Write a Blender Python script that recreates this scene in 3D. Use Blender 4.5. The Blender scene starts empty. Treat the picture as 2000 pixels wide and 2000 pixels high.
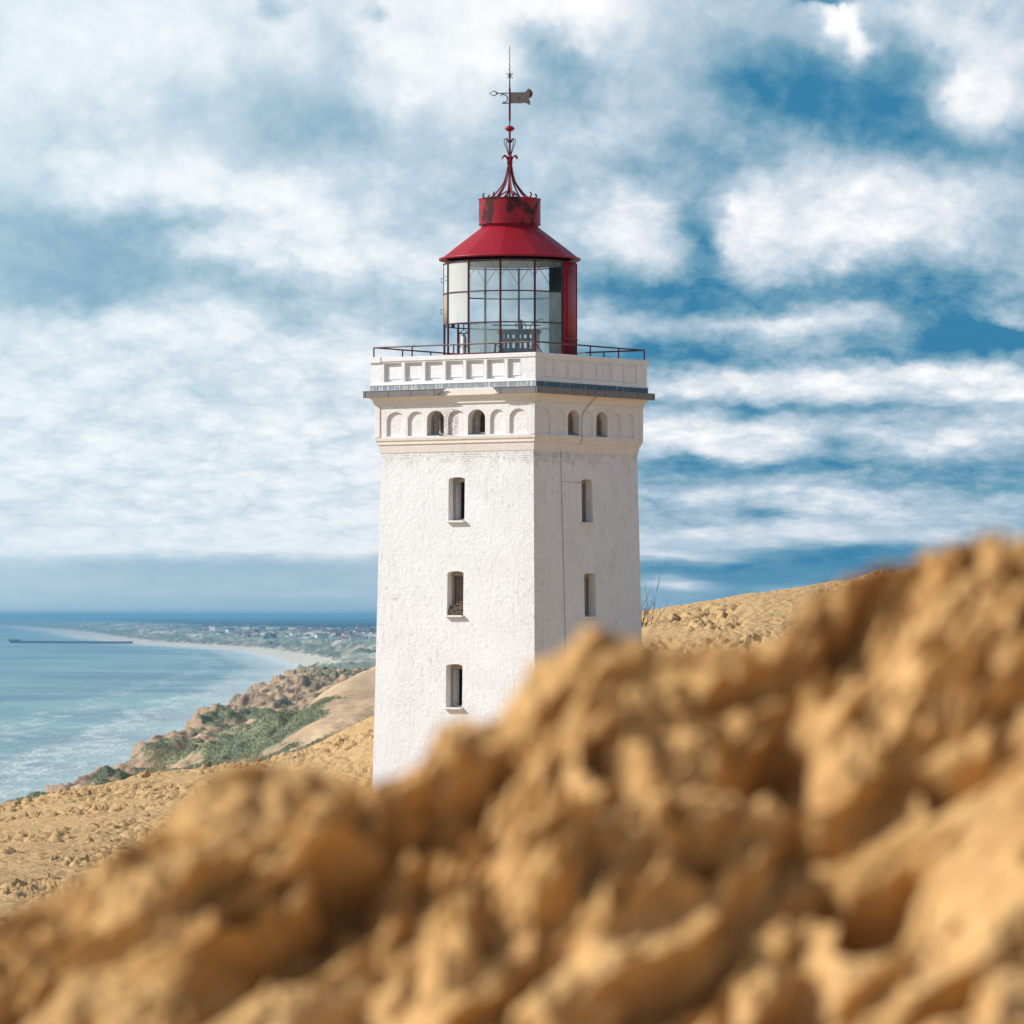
import bpy, bmesh, math, random
import numpy as np
from mathutils import Vector, Matrix

rad = math.radians
random.seed(7)
SC = bpy.context.scene
COL = SC.collection

# ------------------------------------------------------------------ camera
F = 9600.0            # focal length in pixels of the 2000 px photograph
HOR = 1205.0          # eye level row
ZC = 60.0             # eye height above the sea
cam_d = bpy.data.cameras.new("camera")
cam = bpy.data.objects.new("camera", cam_d)
COL.objects.link(cam)
cam_d.sensor_width = 36.0
cam_d.lens = 36.0 * F / 2000.0
cam_d.shift_y = (HOR - 1000.0) / 2000.0
cam_d.clip_start = 0.5
cam_d.clip_end = 200000.0
cam.location = (0, 0, ZC)
cam.rotation_euler = (rad(90), 0, 0)
cam_d.dof.use_dof = True
cam_d.dof.focus_distance = 150.0
cam_d.dof.aperture_fstop = 4.7
cam_d.dof.aperture_blades = 9
SC.camera = cam

# ------------------------------------------------------------------ sun, exposure
SUN_DIR = Vector((-0.827, 0.03, 0.547)).normalized()
sun_d = bpy.data.lights.new("sun", 'SUN')
sun_d.energy = 4.7
sun_d.angle = rad(0.5)
sun_d.color = (1.0, 0.96, 0.90)
sun = bpy.data.objects.new("sun", sun_d)
COL.objects.link(sun)
sun.rotation_euler = SUN_DIR.to_track_quat('Z', 'Y').to_euler()
SC.view_settings.view_transform = 'Standard'
SC.view_settings.look = 'None'
SC.view_settings.exposure = 0.08
SC.view_settings.gamma = 1.0
SC.view_settings.use_curve_mapping = False

# ------------------------------------------------------------------ node helper
class NG:
    def __init__(self, tree):
        self.t = tree
    def n(self, typ, ins=None, **props):
        nd = self.t.nodes.new(typ)
        for k, v in props.items():
            setattr(nd, k, v)
        if ins:
            for k, v in ins.items():
                self.set(nd.inputs[k], v)
        return nd
    def set(self, sock, v):
        if isinstance(v, bpy.types.NodeSocket):
            self.t.links.new(v, sock)
        else:
            sock.default_value = v
    def m(self, op, a, b=None, c=None, clamp=False):
        nd = self.t.nodes.new('ShaderNodeMath'); nd.operation = op; nd.use_clamp = clamp
        for i, v in enumerate((a, b, c)):
            if v is not None: self.set(nd.inputs[i], v)
        return nd.outputs[0]
    def v(self, op, a, b=None, c=None):
        nd = self.t.nodes.new('ShaderNodeVectorMath'); nd.operation = op
        for i, x in enumerate((a, b, c)):
            if x is not None: self.set(nd.inputs[i], x)
        return nd.outputs['Value'] if op in ('DOT_PRODUCT', 'LENGTH', 'DISTANCE') else nd.outputs['Vector']
    def noise(self, vec, scale, detail=4, rough=0.5, dist=0.0, dim='3D', color=False):
        nd = self.t.nodes.new('ShaderNodeTexNoise'); nd.noise_dimensions = dim
        if vec is not None: self.set(nd.inputs['Vector'], vec)
        nd.inputs['Scale'].default_value = scale; nd.inputs['Detail'].default_value = detail
        nd.inputs['Roughness'].default_value = rough; nd.inputs['Distortion'].default_value = dist
        return nd.outputs['Color'] if color else nd.outputs['Fac']
    def ramp(self, fac, stops, interp='LINEAR'):
        nd = self.t.nodes.new('ShaderNodeValToRGB'); cr = nd.color_ramp; cr.interpolation = interp
        while len(cr.elements) < len(stops): cr.elements.new(0.5)
        for e, (p, c) in zip(cr.elements, stops):
            e.position = p
            if not isinstance(c, (tuple, list)): c = (c, c, c)
            e.color = (*c, 1) if len(c) == 3 else c
        self.set(nd.inputs[0], fac)
        return nd.outputs[0]
    def rng(self, x, a, b, c=0.0, d=1.0, typ='LINEAR'):
        nd = self.t.nodes.new('ShaderNodeMapRange'); nd.interpolation_type = typ; nd.clamp = True
        self.set(nd.inputs[0], x)
        for i, v in enumerate((a, b, c, d)): nd.inputs[i + 1].default_value = v
        return nd.outputs[0]
    def mix(self, fac, a, b, mode='MIX'):
        nd = self.t.nodes.new('ShaderNodeMix'); nd.data_type = 'RGBA'; nd.blend_type = mode
        def c(v): return (*v, 1) if isinstance(v, (tuple, list)) and len(v) == 3 else v
        self.set(nd.inputs[0], fac); self.set(nd.inputs[6], c(a)); self.set(nd.inputs[7], c(b))
        return nd.outputs[2]
    def xyz(self, x, y, z):
        nd = self.t.nodes.new('ShaderNodeCombineXYZ')
        for i, v in enumerate((x, y, z)): self.set(nd.inputs[i], v)
        return nd.outputs[0]
    def sep(self, v):
        nd = self.t.nodes.new('ShaderNodeSeparateXYZ'); self.set(nd.inputs[0], v)
        return nd.outputs

# ------------------------------------------------------------------ world: clouded sky by direction
W = bpy.data.worlds.new("World"); SC.world = W; W.use_nodes = True
W.node_tree.nodes.clear()
g = NG(W.node_tree)
sky = g.n('ShaderNodeTexSky', sky_type='NISHITA', sun_disc=False, altitude=60.0, air_density=1.0, dust_density=0.6, ozone_density=1.4)
sky.sun_elevation = math.asin(SUN_DIR.z); sky.sun_rotation = math.atan2(SUN_DIR.x, SUN_DIR.y)
dirv = g.n('ShaderNodeTexCoord').outputs['Generated']
dx, dy, dz = g.sep(dirv)[0:3]
az = g.m('ARCTAN2', dx, dy)
U = g.m('MULTIPLY', az, 9.6)
V = g.m('MAXIMUM', g.m('MULTIPLY', g.m('ARCSINE', dz), 9.6), 0.0)
# cloud-deck perspective: features flatten and crowd towards the horizon
qx = g.m('MULTIPLY', U, 1.15)
qy = g.m('MULTIPLY', g.m('LOGARITHM', g.m('ADD', V, 0.10), math.e), 1.3)
Q = g.xyz(qx, qy, 0.0)
w1 = g.v('SUBTRACT', g.noise(Q, 2.6, 4, 0.55, color=True), (0.5, 0.5, 0.5))
w2 = g.v('SUBTRACT', g.noise(g.v('ADD', Q, (7.1, 3.3, 0)), 8.0, 5, 0.6, color=True), (0.5, 0.5, 0.5))
wv = g.v('ADD', g.v('MULTIPLY', w1, (0.30, 0.24, 0)), g.v('MULTIPLY', w2, (0.11, 0.09, 0)))
sq = g.m('ADD', g.m('MULTIPLY', V, 0.85), 0.13)
wsx, wsy, _z = g.sep(wv)[0:3]
P = g.xyz(g.m('ADD', U, g.m('MULTIPLY', wsx, g.m('ADD', g.m('MULTIPLY', V, 0.6), 0.45))), g.m('ADD', V, g.m('MULTIPLY', wsy, sq)), 0.0)
# cloud and gap masses: centre (u, row), half widths, weight; rows as degrees above the horizon times 168
BL = [
 (155,50,150,90,.34),(223,347,150,42,.34),(370,380,180,36,.26),(543,440,115,66,.42),(720,500,190,44,.26),(380,508,42,30,.30),
 (470,70,190,80,.18),(860,90,110,110,.30),(1090,30,160,62,.40),(60,180,110,70,.06),(1233,452,75,58,.36),(1140,290,90,50,.16),(1230,200,80,60,.16),
 (1568,478,145,78,.46),(1766,410,165,82,.44),(1500,425,60,40,.22),(1622,32,46,22,.46),(1640,82,26,40,.46),(1890,172,78,68,.48),(1800,36,80,36,.24),(1960,80,60,60,.22),
 (250,760,330,75,.58),(480,655,38,40,.38),(692,668,48,42,.42),(560,800,300,110,.50),(120,690,150,40,.40),(330,1010,420,48,.50),(330,840,420,150,.30),(600,1050,200,38,.30),(90,1040,130,34,.30),(430,900,330,70,.40),(640,960,150,40,.2),
 (80,455,215,92,-.44),(250,470,110,70,-.22),(180,560,260,30,-.28),(560,215,120,70,-.20),(690,150,45,90,-.14),(700,240,60,40,-.16),(760,50,22,12,-.34),(555,12,30,20,-.34),(668,4,26,16,-.34),(400,436,58,16,-.26),
 (560,540,170,34,-.18),(550,655,110,60,-.26),(820,640,90,30,-.2),(60,810,190,26,-.20),(260,860,120,22,-.12),(60,885,80,9,-.22),(550,870,50,14,-.14),(130,1012,36,9,-.30),(680,980,60,14,-.22),(320,1000,30,8,-.2),
 (300,1160,700,44,-.27),(300,1105,600,22,-.22),(620,1155,90,8,.10),(330,1155,120,6,.08),
 (1104,104,66,44,-.34),(1120,190,80,60,-.26),(1020,60,40,26,-.22),(1350,320,190,60,-.24),(1480,140,120,60,-.22),(1766,119,58,46,-.36),(1600,180,120,60,-.24),(1700,235,120,62,-.44),(1590,4,52,8,-.5),
 (1900,290,140,50,-.22),(1395,468,55,62,-.46),(1460,408,22,18,-.2),(1500,572,240,34,-.46),(1920,640,150,34,-.56),(1850,560,100,30,-.2),(1250,560,130,50,-.16),(1310,698,170,26,-.46),(1700,690,130,14,-.30),
 (1180,640,90,20,.14),(1560,630,210,18,.32),(1960,615,30,18,.4),(1720,735,270,40,.50),(1960,740,90,50,.3),(1500,738,70,14,.22),(1330,772,70,18,.34),(1520,794,240,14,-.34),(1280,800,60,10,-.1),(1430,858,155,36,.58),(1860,862,140,28,.44),(1640,872,70,26,-.28),
 (1400,916,260,12,-.36),(1850,944,170,18,-.22),(1280,965,50,14,-.26),(1420,960,210,12,.30),(1480,1004,62,14,-.34),(1720,990,260,26,.22),(1370,1025,40,8,-.2),(1600,1040,330,22,.18),(1320,1090,120,10,.30),(1550,1060,160,12,.12),
 (1650,1088,190,17,-.50),(1400,1120,220,17,-.36),(1322,1143,42,13,.46),(1530,1150,60,12,.14),(1600,1165,330,22,-.34),(1700,1125,300,16,-.24),
]
acc = None
for (cx, cy, rx, ry, am) in BL:
    u0, v0 = (cx - 1000) / 1000.0, (HOR - cy) / 1000.0
    sx, sy = 1000.0 / rx / 1.22, 1000.0 / ry / 1.22
    d = g.v('MULTIPLY_ADD', P, (sx, sy, 0), (-u0 * sx, -v0 * sy, 0))
    r2 = g.v('DOT_PRODUCT', d, d)
    e = g.m('EXPONENT', g.m('MULTIPLY', r2, -1.0))
    acc = g.m('MULTIPLY', e, am) if acc is None else g.m('MULTIPLY_ADD', e, am, acc)
Q2 = g.xyz(g.m('MULTIPLY', U, 1.25), g.m('MULTIPLY', g.m('LOGARITHM', g.m('ADD', V, 0.34), math.e), 2.0), 4.0)
fb = g.noise(Q2, 3.6, 10, 0.58, 0.25)
fb2 = g.noise(Q2, 8.0, 8, 0.58, 0.25)
fb3 = g.noise(g.v('ADD', Q2, (5.0, 2.0, 4.0)), 22.0, 6, 0.6, 0.4)
base = g.m('MULTIPLY_ADD', g.rng(U, -1.0, 1.0), -0.20, 0.755)
T = g.m('MULTIPLY_ADD', g.m('SUBTRACT', g.m('ADD', base, acc), 0.62), 1.18, 0.60)
T = g.m('SMOOTH_MIN', T, 0.98, 0.25)
T = g.m('SMOOTH_MAX', T, 0.10, 0.25)
vo = g.n('ShaderNodeTexVoronoi', {'Vector': g.v('ADD', Q2, g.v('MULTIPLY', w2, (0.12, 0.12, 0))), 'Scale': 9.0, 'Detail': 4.0, 'Roughness': 0.55, 'Lacunarity': 2.3}, feature='F1')
puff = g.m('SUBTRACT', 0.50, vo.outputs['Distance'])
T = g.m('ADD', T, g.m('MULTIPLY', puff, g.m('MULTIPLY', g.rng(V, 1.1, 0.5, 0.10, 0.30), g.rng(V, 0.06, 0.2))))
T = g.m('ADD', T, g.m('MULTIPLY', g.m('SUBTRACT', fb, 0.5), g.rng(V, 0.03, 0.25, 0.2, 0.45)))
T = g.m('ADD', T, g.m('MULTIPLY', g.m('SUBTRACT', fb2, 0.5), g.rng(V, 0.03, 0.25, 0.18, 0.40)))
T = g.m('ADD', T, g.m('MULTIPLY', g.m('SUBTRACT', fb3, 0.5), 0.10))
cloud = g.ramp(T, [(0.0, (0.04, 0.21, 0.38)), (0.22, (0.16, 0.34, 0.47)), (0.42, (0.34, 0.475, 0.59)), (0.58, (0.47, 0.59, 0.70)),
                   (0.74, (0.68, 0.74, 0.80)), (0.88, (0.86, 0.88, 0.91)), (1.0, (0.98, 0.98, 0.98))])
# towards the left (sun side) the gaps are paler
pale = g.mix(g.rng(U, -1.0, 0.3, 0.42, 0.0), cloud, (0.62, 0.79, 0.87))
hi = g.rng(V, 1.9, 4.0)
cov = g.m('MULTIPLY', g.rng(T, 0.35, 0.9), 0.42)
highsky = g.mix(cov, g.v('MULTIPLY', sky.outputs[0], (0.1, 0.1, 0.1)), (0.84, 0.86, 0.90))
final = g.mix(hi, pale, highsky)
final = g.v('MULTIPLY', final, (10, 10, 10))
bg = g.n('ShaderNodeBackground', {'Color': final, 'Strength': 0.1})
wo = g.n('ShaderNodeOutputWorld', {'Surface': bg.outputs[0]})
W.cycles.sampling_method = 'MANUAL'; W.cycles.sample_map_resolution = 512

# ------------------------------------------------------------------ materials
def mat(name):
    m = bpy.data.materials.new(name); m.use_nodes = True
    nt = m.node_tree; nt.nodes.clear()
    gg = NG(nt)
    p = gg.n('ShaderNodeBsdfPrincipled'); o = gg.n('ShaderNodeOutputMaterial')
    nt.links.new(p.outputs[0], o.inputs[0])
    return m, gg, p, o
def bump(gg, h, strength, dist, p, normal=None):
    b = gg.n('ShaderNodeBump', {'Height': h, 'Strength': strength, 'Distance': dist})
    if normal is not None: gg.set(b.inputs['Normal'], normal)
    gg.set(p.inputs['Normal'], b.outputs[0]); return b.outputs[0]
def plain(name, col, rough=0.6, metal=0.0, var=0.15, scale=6.0, bstr=0.0):
    m, gg, p, o = mat(name)
    co = gg.n('ShaderNodeTexCoord').outputs['Object']
    n = gg.noise(co, scale, 5, 0.6)
    c = gg.mix(n, tuple(x * (1 - var) for x in col), tuple(min(1, x * (1 + var)) for x in col))
    gg.set(p.inputs['Base Color'], c); p.inputs['Roughness'].default_value = rough; p.inputs['Metallic'].default_value = metal
    if bstr: bump(gg, n, bstr, 0.02, p)
    return m

PHI = rad(-34.7)
def stucco(name, c_lo, c_hi, rough_bump=1.0, dirt=0.5, brick=False, drips=False, creamdirt=(0.36, 0.30, 0.25)):
    m, gg, p, o = mat(name)
    co = gg.n('ShaderNodeTexCoord').outputs['Object']
    mp = gg.n('ShaderNodeMapping', {'Vector': co}); mp.inputs['Rotation'].default_value = (0, 0, -PHI)
    x, y, z = gg.sep(mp.outputs[0])[0:3]
    fc = gg.xyz(gg.m('ADD', x, y), z, 0.0)
    nb = gg.noise(co, 1.1, 6, 0.62); nm = gg.noise(co, 5.5, 7, 0.7); nf = gg.noise(co, 26.0, 5, 0.6)
    c = gg.mix(nb, c_lo, c_hi)
    # grime in blotches and small specks
    g1 = gg.m('MULTIPLY', gg.rng(nm, 0.56, 0.76), gg.rng(gg.noise(gg.v('ADD', co, (9, 4, 2)), 0.55, 5, 0.65), 0.42, 0.62))
    mot = gg.m('MULTIPLY', gg.rng(gg.noise(gg.v('ADD', co, (3, 7, 1)), 0.8, 5, 0.65), 0.40, 0.66), gg.rng(gg.noise(co, 15.0, 4, 0.65), 0.38, 0.66))
    corner = gg.m('MULTIPLY', gg.rng(gg.m('SUBTRACT', x, y), 4.6, 5.75), gg.rng(gg.noise(co, 12.0, 6, 0.75), 0.42, 0.62))
    c = gg.mix(gg.m('MAXIMUM', gg.m('MULTIPLY', mot, 0.34 * dirt), gg.m('MULTIPLY', corner, 0.42 * dirt)), c, (0.50, 0.455, 0.43))
    c = gg.mix(gg.m('MULTIPLY', g1, dirt), c, creamdirt)
    sp = gg.rng(gg.noise(co, 42.0, 3, 0.7), 0.66, 0.76)
    c = gg.mix(gg.m('MULTIPLY', sp, gg.m('MULTIPLY', gg.rng(nb, 0.35, 0.7), 0.5 * dirt + 0.12)), c, (0.33, 0.28, 0.24))
    # vertical run-off streaks
    st = gg.noise(gg.v('MULTIPLY', fc, (7.0, 0.55, 1.0)), 1.6, 5, 0.6)
    c = gg.mix(gg.m('MULTIPLY', gg.rng(st, 0.56, 0.78), 0.27 * (1 + dirt)), c, (0.48, 0.43, 0.38))
    h = gg.m('ADD', gg.m('MULTIPLY', nf, 0.40), gg.m('MULTIPLY', gg.noise(co, 7.0, 8, 0.72), 0.9))
    if brick:
        bt = gg.n('ShaderNodeTexBrick', {'Vector': fc, 'Scale': 1.0, 'Mortar Size': 0.010, 'Brick Width': 0.24, 'Row Height': 0.072, 'Mortar Smooth': 0.2})
        bt.inputs['Color1'].default_value = (1, 1, 1, 1); bt.inputs['Color2'].default_value = (0.72, 0.72, 0.72, 1); bt.inputs['Mortar'].default_value = (0, 0, 0, 1)
        if brick == 'shaft':
            zone = gg.m('ADD', gg.rng(z, Z0S - 1.3, Z0S - 0.1), gg.m('MULTIPLY', gg.m('SUBTRACT', gg.noise(co, 2.4, 5, 0.7), 0.5), 2.2))
            zone = gg.rng(zone, 0.55, 1.05)
            sel = zone
        else:
            zz = gg.m('MULTIPLY', gg.rng(x, -0.62, -0.52), gg.rng(x, 0.16, 0.06))
            zz = gg.m('MULTIPLY', zz, gg.rng(z, Z0A + 0.92, Z0A + 0.72))
            sel = gg.m('MULTIPLY', gg.rng(gg.m('ADD', zz, gg.m('SUBTRACT', gg.noise(co, 4.0, 5, 0.7), 0.5)), 0.45, 0.7), 1.0)
            sel = gg.m('MAXIMUM', sel, gg.m('MULTIPLY', gg.rng(gg.noise(co, 2.0, 6, 0.75), 0.60, 0.72), 0.6))
        broken = gg.rng(gg.noise(co, 7.0, 5, 0.7), 0.44, 0.60)
        mort = gg.m('MULTIPLY', gg.m('SUBTRACT', 1.0, bt.outputs['Fac'], clamp=True), 1.0)
        joint = gg.m('MULTIPLY', gg.m('MULTIPLY', bt.outputs['Fac'], sel), broken)
        c = gg.mix(gg.m('MULTIPLY', joint, 0.75), c, (0.27, 0.19, 0.155))
        c = gg.mix(gg.m('MULTIPLY', sel, 0.22), c, (0.55, 0.47, 0.44))
        h = gg.m('SUBTRACT', h, gg.m('MULTIPLY', joint, 1.6))
    if drips:
        dn = gg.noise(gg.v('MULTIPLY', fc, (30.0, 1.6, 1.0)), 1.0, 3, 0.6)
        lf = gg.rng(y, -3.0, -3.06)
        c = gg.mix(gg.m('MULTIPLY', lf, 0.55), c, (0.42, 0.42, 0.43))  # lit left face: its sunlit grey is painted into the strip's colour
        c = gg.mix(gg.m('MULTIPLY', gg.rng(gg.m('ADD', dn, gg.m('MULTIPLY', lf, 0.07)), 0.60, 0.70), 0.8), c, (0.82, 0.81, 0.78))
    gg.set(p.inputs['Base Color'], c); p.inputs['Roughness'].default_value = 0.85
    p.inputs['Specular IOR Level'].default_value = 0.25
    bump(gg, h, 0.75, 0.035 * rough_bump, p)
    return m

TWX, TWY = -0.07, 152.3      # tower axis
def zc(py, s):               # height of a mark seen on the near corner of a square course of side s
    return ZC + (HOR - py) * (TWY - 0.696 * s) / F
def za(py): return ZC + (HOR - py) * TWY / F
def zf(py): return ZC + (HOR - py) * (TWY - 2.05) / F
Z_GROUND = 53.0
Z0S = zc(863, 5.7); Z0A = zc(848, 5.92)
Z0S -= Z_GROUND; Z0A -= Z_GROUND    # object coordinates start at the ground

M_STUCCO = stucco('white_render', (0.77, 0.765, 0.775), (0.88, 0.88, 0.89), 1.2, 0.95, brick='shaft')
M_ARCADE = stucco('arcade_render', (0.76, 0.73, 0.72), (0.88, 0.86, 0.85), 1.2, 0.7, brick='arcade')
M_PARAPET = stucco('parapet_render', (0.78, 0.77, 0.78), (0.90, 0.89, 0.89), 1.0, 0.6)
M_CREAM = stucco('cream_moulding', (0.78, 0.68, 0.60), (0.86, 0.80, 0.75), 0.6, 0.65)
M_STRIP = stucco('blue_grey_flashing', (0.05, 0.12, 0.17), (0.10, 0.19, 0.25), 0.2, 0.2, drips=True, creamdirt=(0.2, 0.2, 0.2))
M_GUTTER = plain('zinc_gutter', (0.20, 0.175, 0.165), 0.45, 0.3, 0.25, 3.0)
M_WOOD = plain('weathered_wood', (0.34, 0.27, 0.21), 0.9, 0, 0.4, 14.0, 0.5)
M_SHUTTER = plain('brown_board', (0.16, 0.12, 0.10), 0.9, 0, 0.5, 9.0, 0.4)
M_DARK = plain('dark_inner_wall', (0.05, 0.07, 0.08), 0.9)  # one even near-black tone for the lantern lining and inner floor
M_TEAL = plain('teal_machinery', (0.015, 0.085, 0.11), 0.5, 0.2, 0.4)
M_IRON = plain('dark_iron', (0.045, 0.035, 0.04), 0.6, 0.4, 0.4, 12)
M_CABLE = plain('dark_cable', (0.26, 0.22, 0.20), 0.8)
M_DECK = plain('roof_deck', (0.5, 0.47, 0.44), 0.9)
M_CREAMLAMP = plain('ivory_enamel', (0.7, 0.66, 0.56), 0.5)
M_CEIL = plain('pale_blue_ceiling', (0.42, 0.52, 0.55), 0.7)

def red_paint(name, rust=0.0, base=(0.32, 0.006, 0.015), rough=0.42):
    m, gg, p, o = mat(name)
    co = gg.n('ShaderNodeTexCoord').outputs['Object']
    n = gg.noise(co, 1.8, 6, 0.6)
    c = gg.mix(n, tuple(x * 0.82 for x in base), (base[0] * 1.12, base[1] * 1.9, base[2] * 1.7))
    r = gg.noise(gg.v('MULTIPLY', co, (1, 1, 0.8)), 1.9, 8, 0.65, 0.4)
    lo = 0.72 - rust * 0.235
    f = gg.rng(r, lo, lo + 0.07)
    rustc = gg.mix(gg.noise(co, 9.0, 5, 0.7), (0.02, 0.008, 0.014), (0.10, 0.022, 0.016))
    c = gg.mix(gg.m('MULTIPLY', f, min(1.0, rust + 0.3)), c, rustc)
    gg.set(p.inputs['Base Color'], c)
    gg.set(p.inputs['Roughness'], gg.m('MULTIPLY_ADD', f, 0.4, rough)); p.inputs['Specular IOR Level'].default_value = 0.28
    bump(gg, gg.m('ADD', gg.noise(co, 3.0, 4, 0.5), gg.m('MULTIPLY', f, gg.noise(co, 30, 3, 0.6))), 0.35, 0.02, p)
    return m
M_RED = red_paint('red_paint', 0.1)
M_REDRUST = red_paint('rusty_red_paint', 1.0)
M_REDDK = red_paint('wine_red_iron', 0.5, (0.20, 0.008, 0.022))
M_BARS = red_paint('dark_wine_bars', 0.6, (0.085, 0.014, 0.02))

def glass_mat(name, dirt, tint, body=(0.80, 0.84, 0.82)):
    m = bpy.data.materials.new(name); m.use_nodes = True
    nt = m.node_tree; nt.nodes.clear(); gg = NG(nt)
    co = gg.n('ShaderNodeTexCoord').outputs['Object']
    n = gg.noise(gg.v('MULTIPLY', co, (1, 1, 0.4)), 3.0, 7, 0.65)
    tr = gg.n('ShaderNodeBsdfTransparent', {'Color': (*tint, 1)})
    df = gg.n('ShaderNodeBsdfDiffuse', {'Color': (*body, 1)})
    tl = gg.n('ShaderNodeBsdfTranslucent', {'Color': (*body, 1)})
    dd = gg.n('ShaderNodeMixShader', {0: 0.42, 1: df.outputs[0], 2: tl.outputs[0]})
    gl = gg.n('ShaderNodeBsdfGlossy', {'Color': (1, 1, 1, 1), 'Roughness': 0.06})
    fr = gg.n('ShaderNodeFresnel', {'IOR': 1.45})
    a = gg.n('ShaderNodeMixShader', {0: gg.rng(n, 0.3, 0.75, dirt * 0.55, min(1.0, dirt * 1.35)), 1: tr.outputs[0], 2: dd.outputs[0]})
    b = gg.n('ShaderNodeMixShader', {0: fr.outputs[0], 1: a.outputs[0], 2: gl.outputs[0]})
    gg.n('ShaderNodeOutputMaterial', {'Surface': b.outputs[0]})
    return m
M_GLASS = glass_mat('lantern_glass', 0.24, (0.93, 0.98, 0.98))
M_GLASSMILK = glass_mat('milky_glass', 1.6, (0.86, 0.93, 0.92), (0.93, 0.95, 0.91))
M_GLASSFROST = glass_mat('frosted_glass', 0.5, (0.62, 0.74, 0.74), (0.52, 0.58, 0.56))

def sand_mat(name, lo, hi, fine=40.0, bdist=0.01, bs=0.6, extra=None):
    m, gg, p, o = mat(name)
    co = gg.n('ShaderNodeTexCoord').outputs['Object']
    n1 = gg.noise(co, fine * 0.06, 5, 0.6); n2 = gg.noise(co, fine, 5, 0.65)
    c = gg.mix(n1, lo, hi)
    c = gg.mix(gg.m('MULTIPLY', gg.rng(n2, 0.5, 0.75), 0.3), c, tuple(x * 0.55 for x in lo))
    gg.set(p.inputs['Base Color'], c); p.inputs['Roughness'].default_value = 0.95
    p.inputs['Specular IOR Level'].default_value = 0.1
    bump(gg, n2, bs, bdist, p)
    return m
M_SAND_FG = sand_mat('ochre_sand', (0.39, 0.20, 0.060), (0.76, 0.50, 0.235), 60.0, 0.01, 0.5)
M_SAND = sand_mat('dune_sand', (0.50, 0.32, 0.145), (0.62, 0.42, 0.21), 6.0, 0.14, 0.8)

def vcol_mat(name, fine, bdist, bs, rough=0.95, mottle=0.3):
    m, gg, p, o = mat(name)
    co = gg.n('ShaderNodeTexCoord').outputs['Object']
    a = gg.n('ShaderNodeAttribute', attribute_name='albedo').outputs['Color']
    n = gg.noise(co, fine, 6, 0.7)
    c = gg.mix(gg.rng(n, 0.3, 0.7), gg.v('MULTIPLY', a, (1 - mottle,) * 3), gg.v('MULTIPLY', a, (1 + mottle,) * 3))
    gg.set(p.inputs['Base Color'], c); p.inputs['Roughness'].default_value = rough
    p.inputs['Specular IOR Level'].default_value = 0.1
    bump(gg, n, bs, bdist, p)
    return m
M_COAST = vcol_mat('coastal_ground', 0.9, 0.5, 0.6)
M_FARLAND = vcol_mat('far_coast_ground', 0.02, 4.0, 0.5, mottle=0.3)

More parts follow.
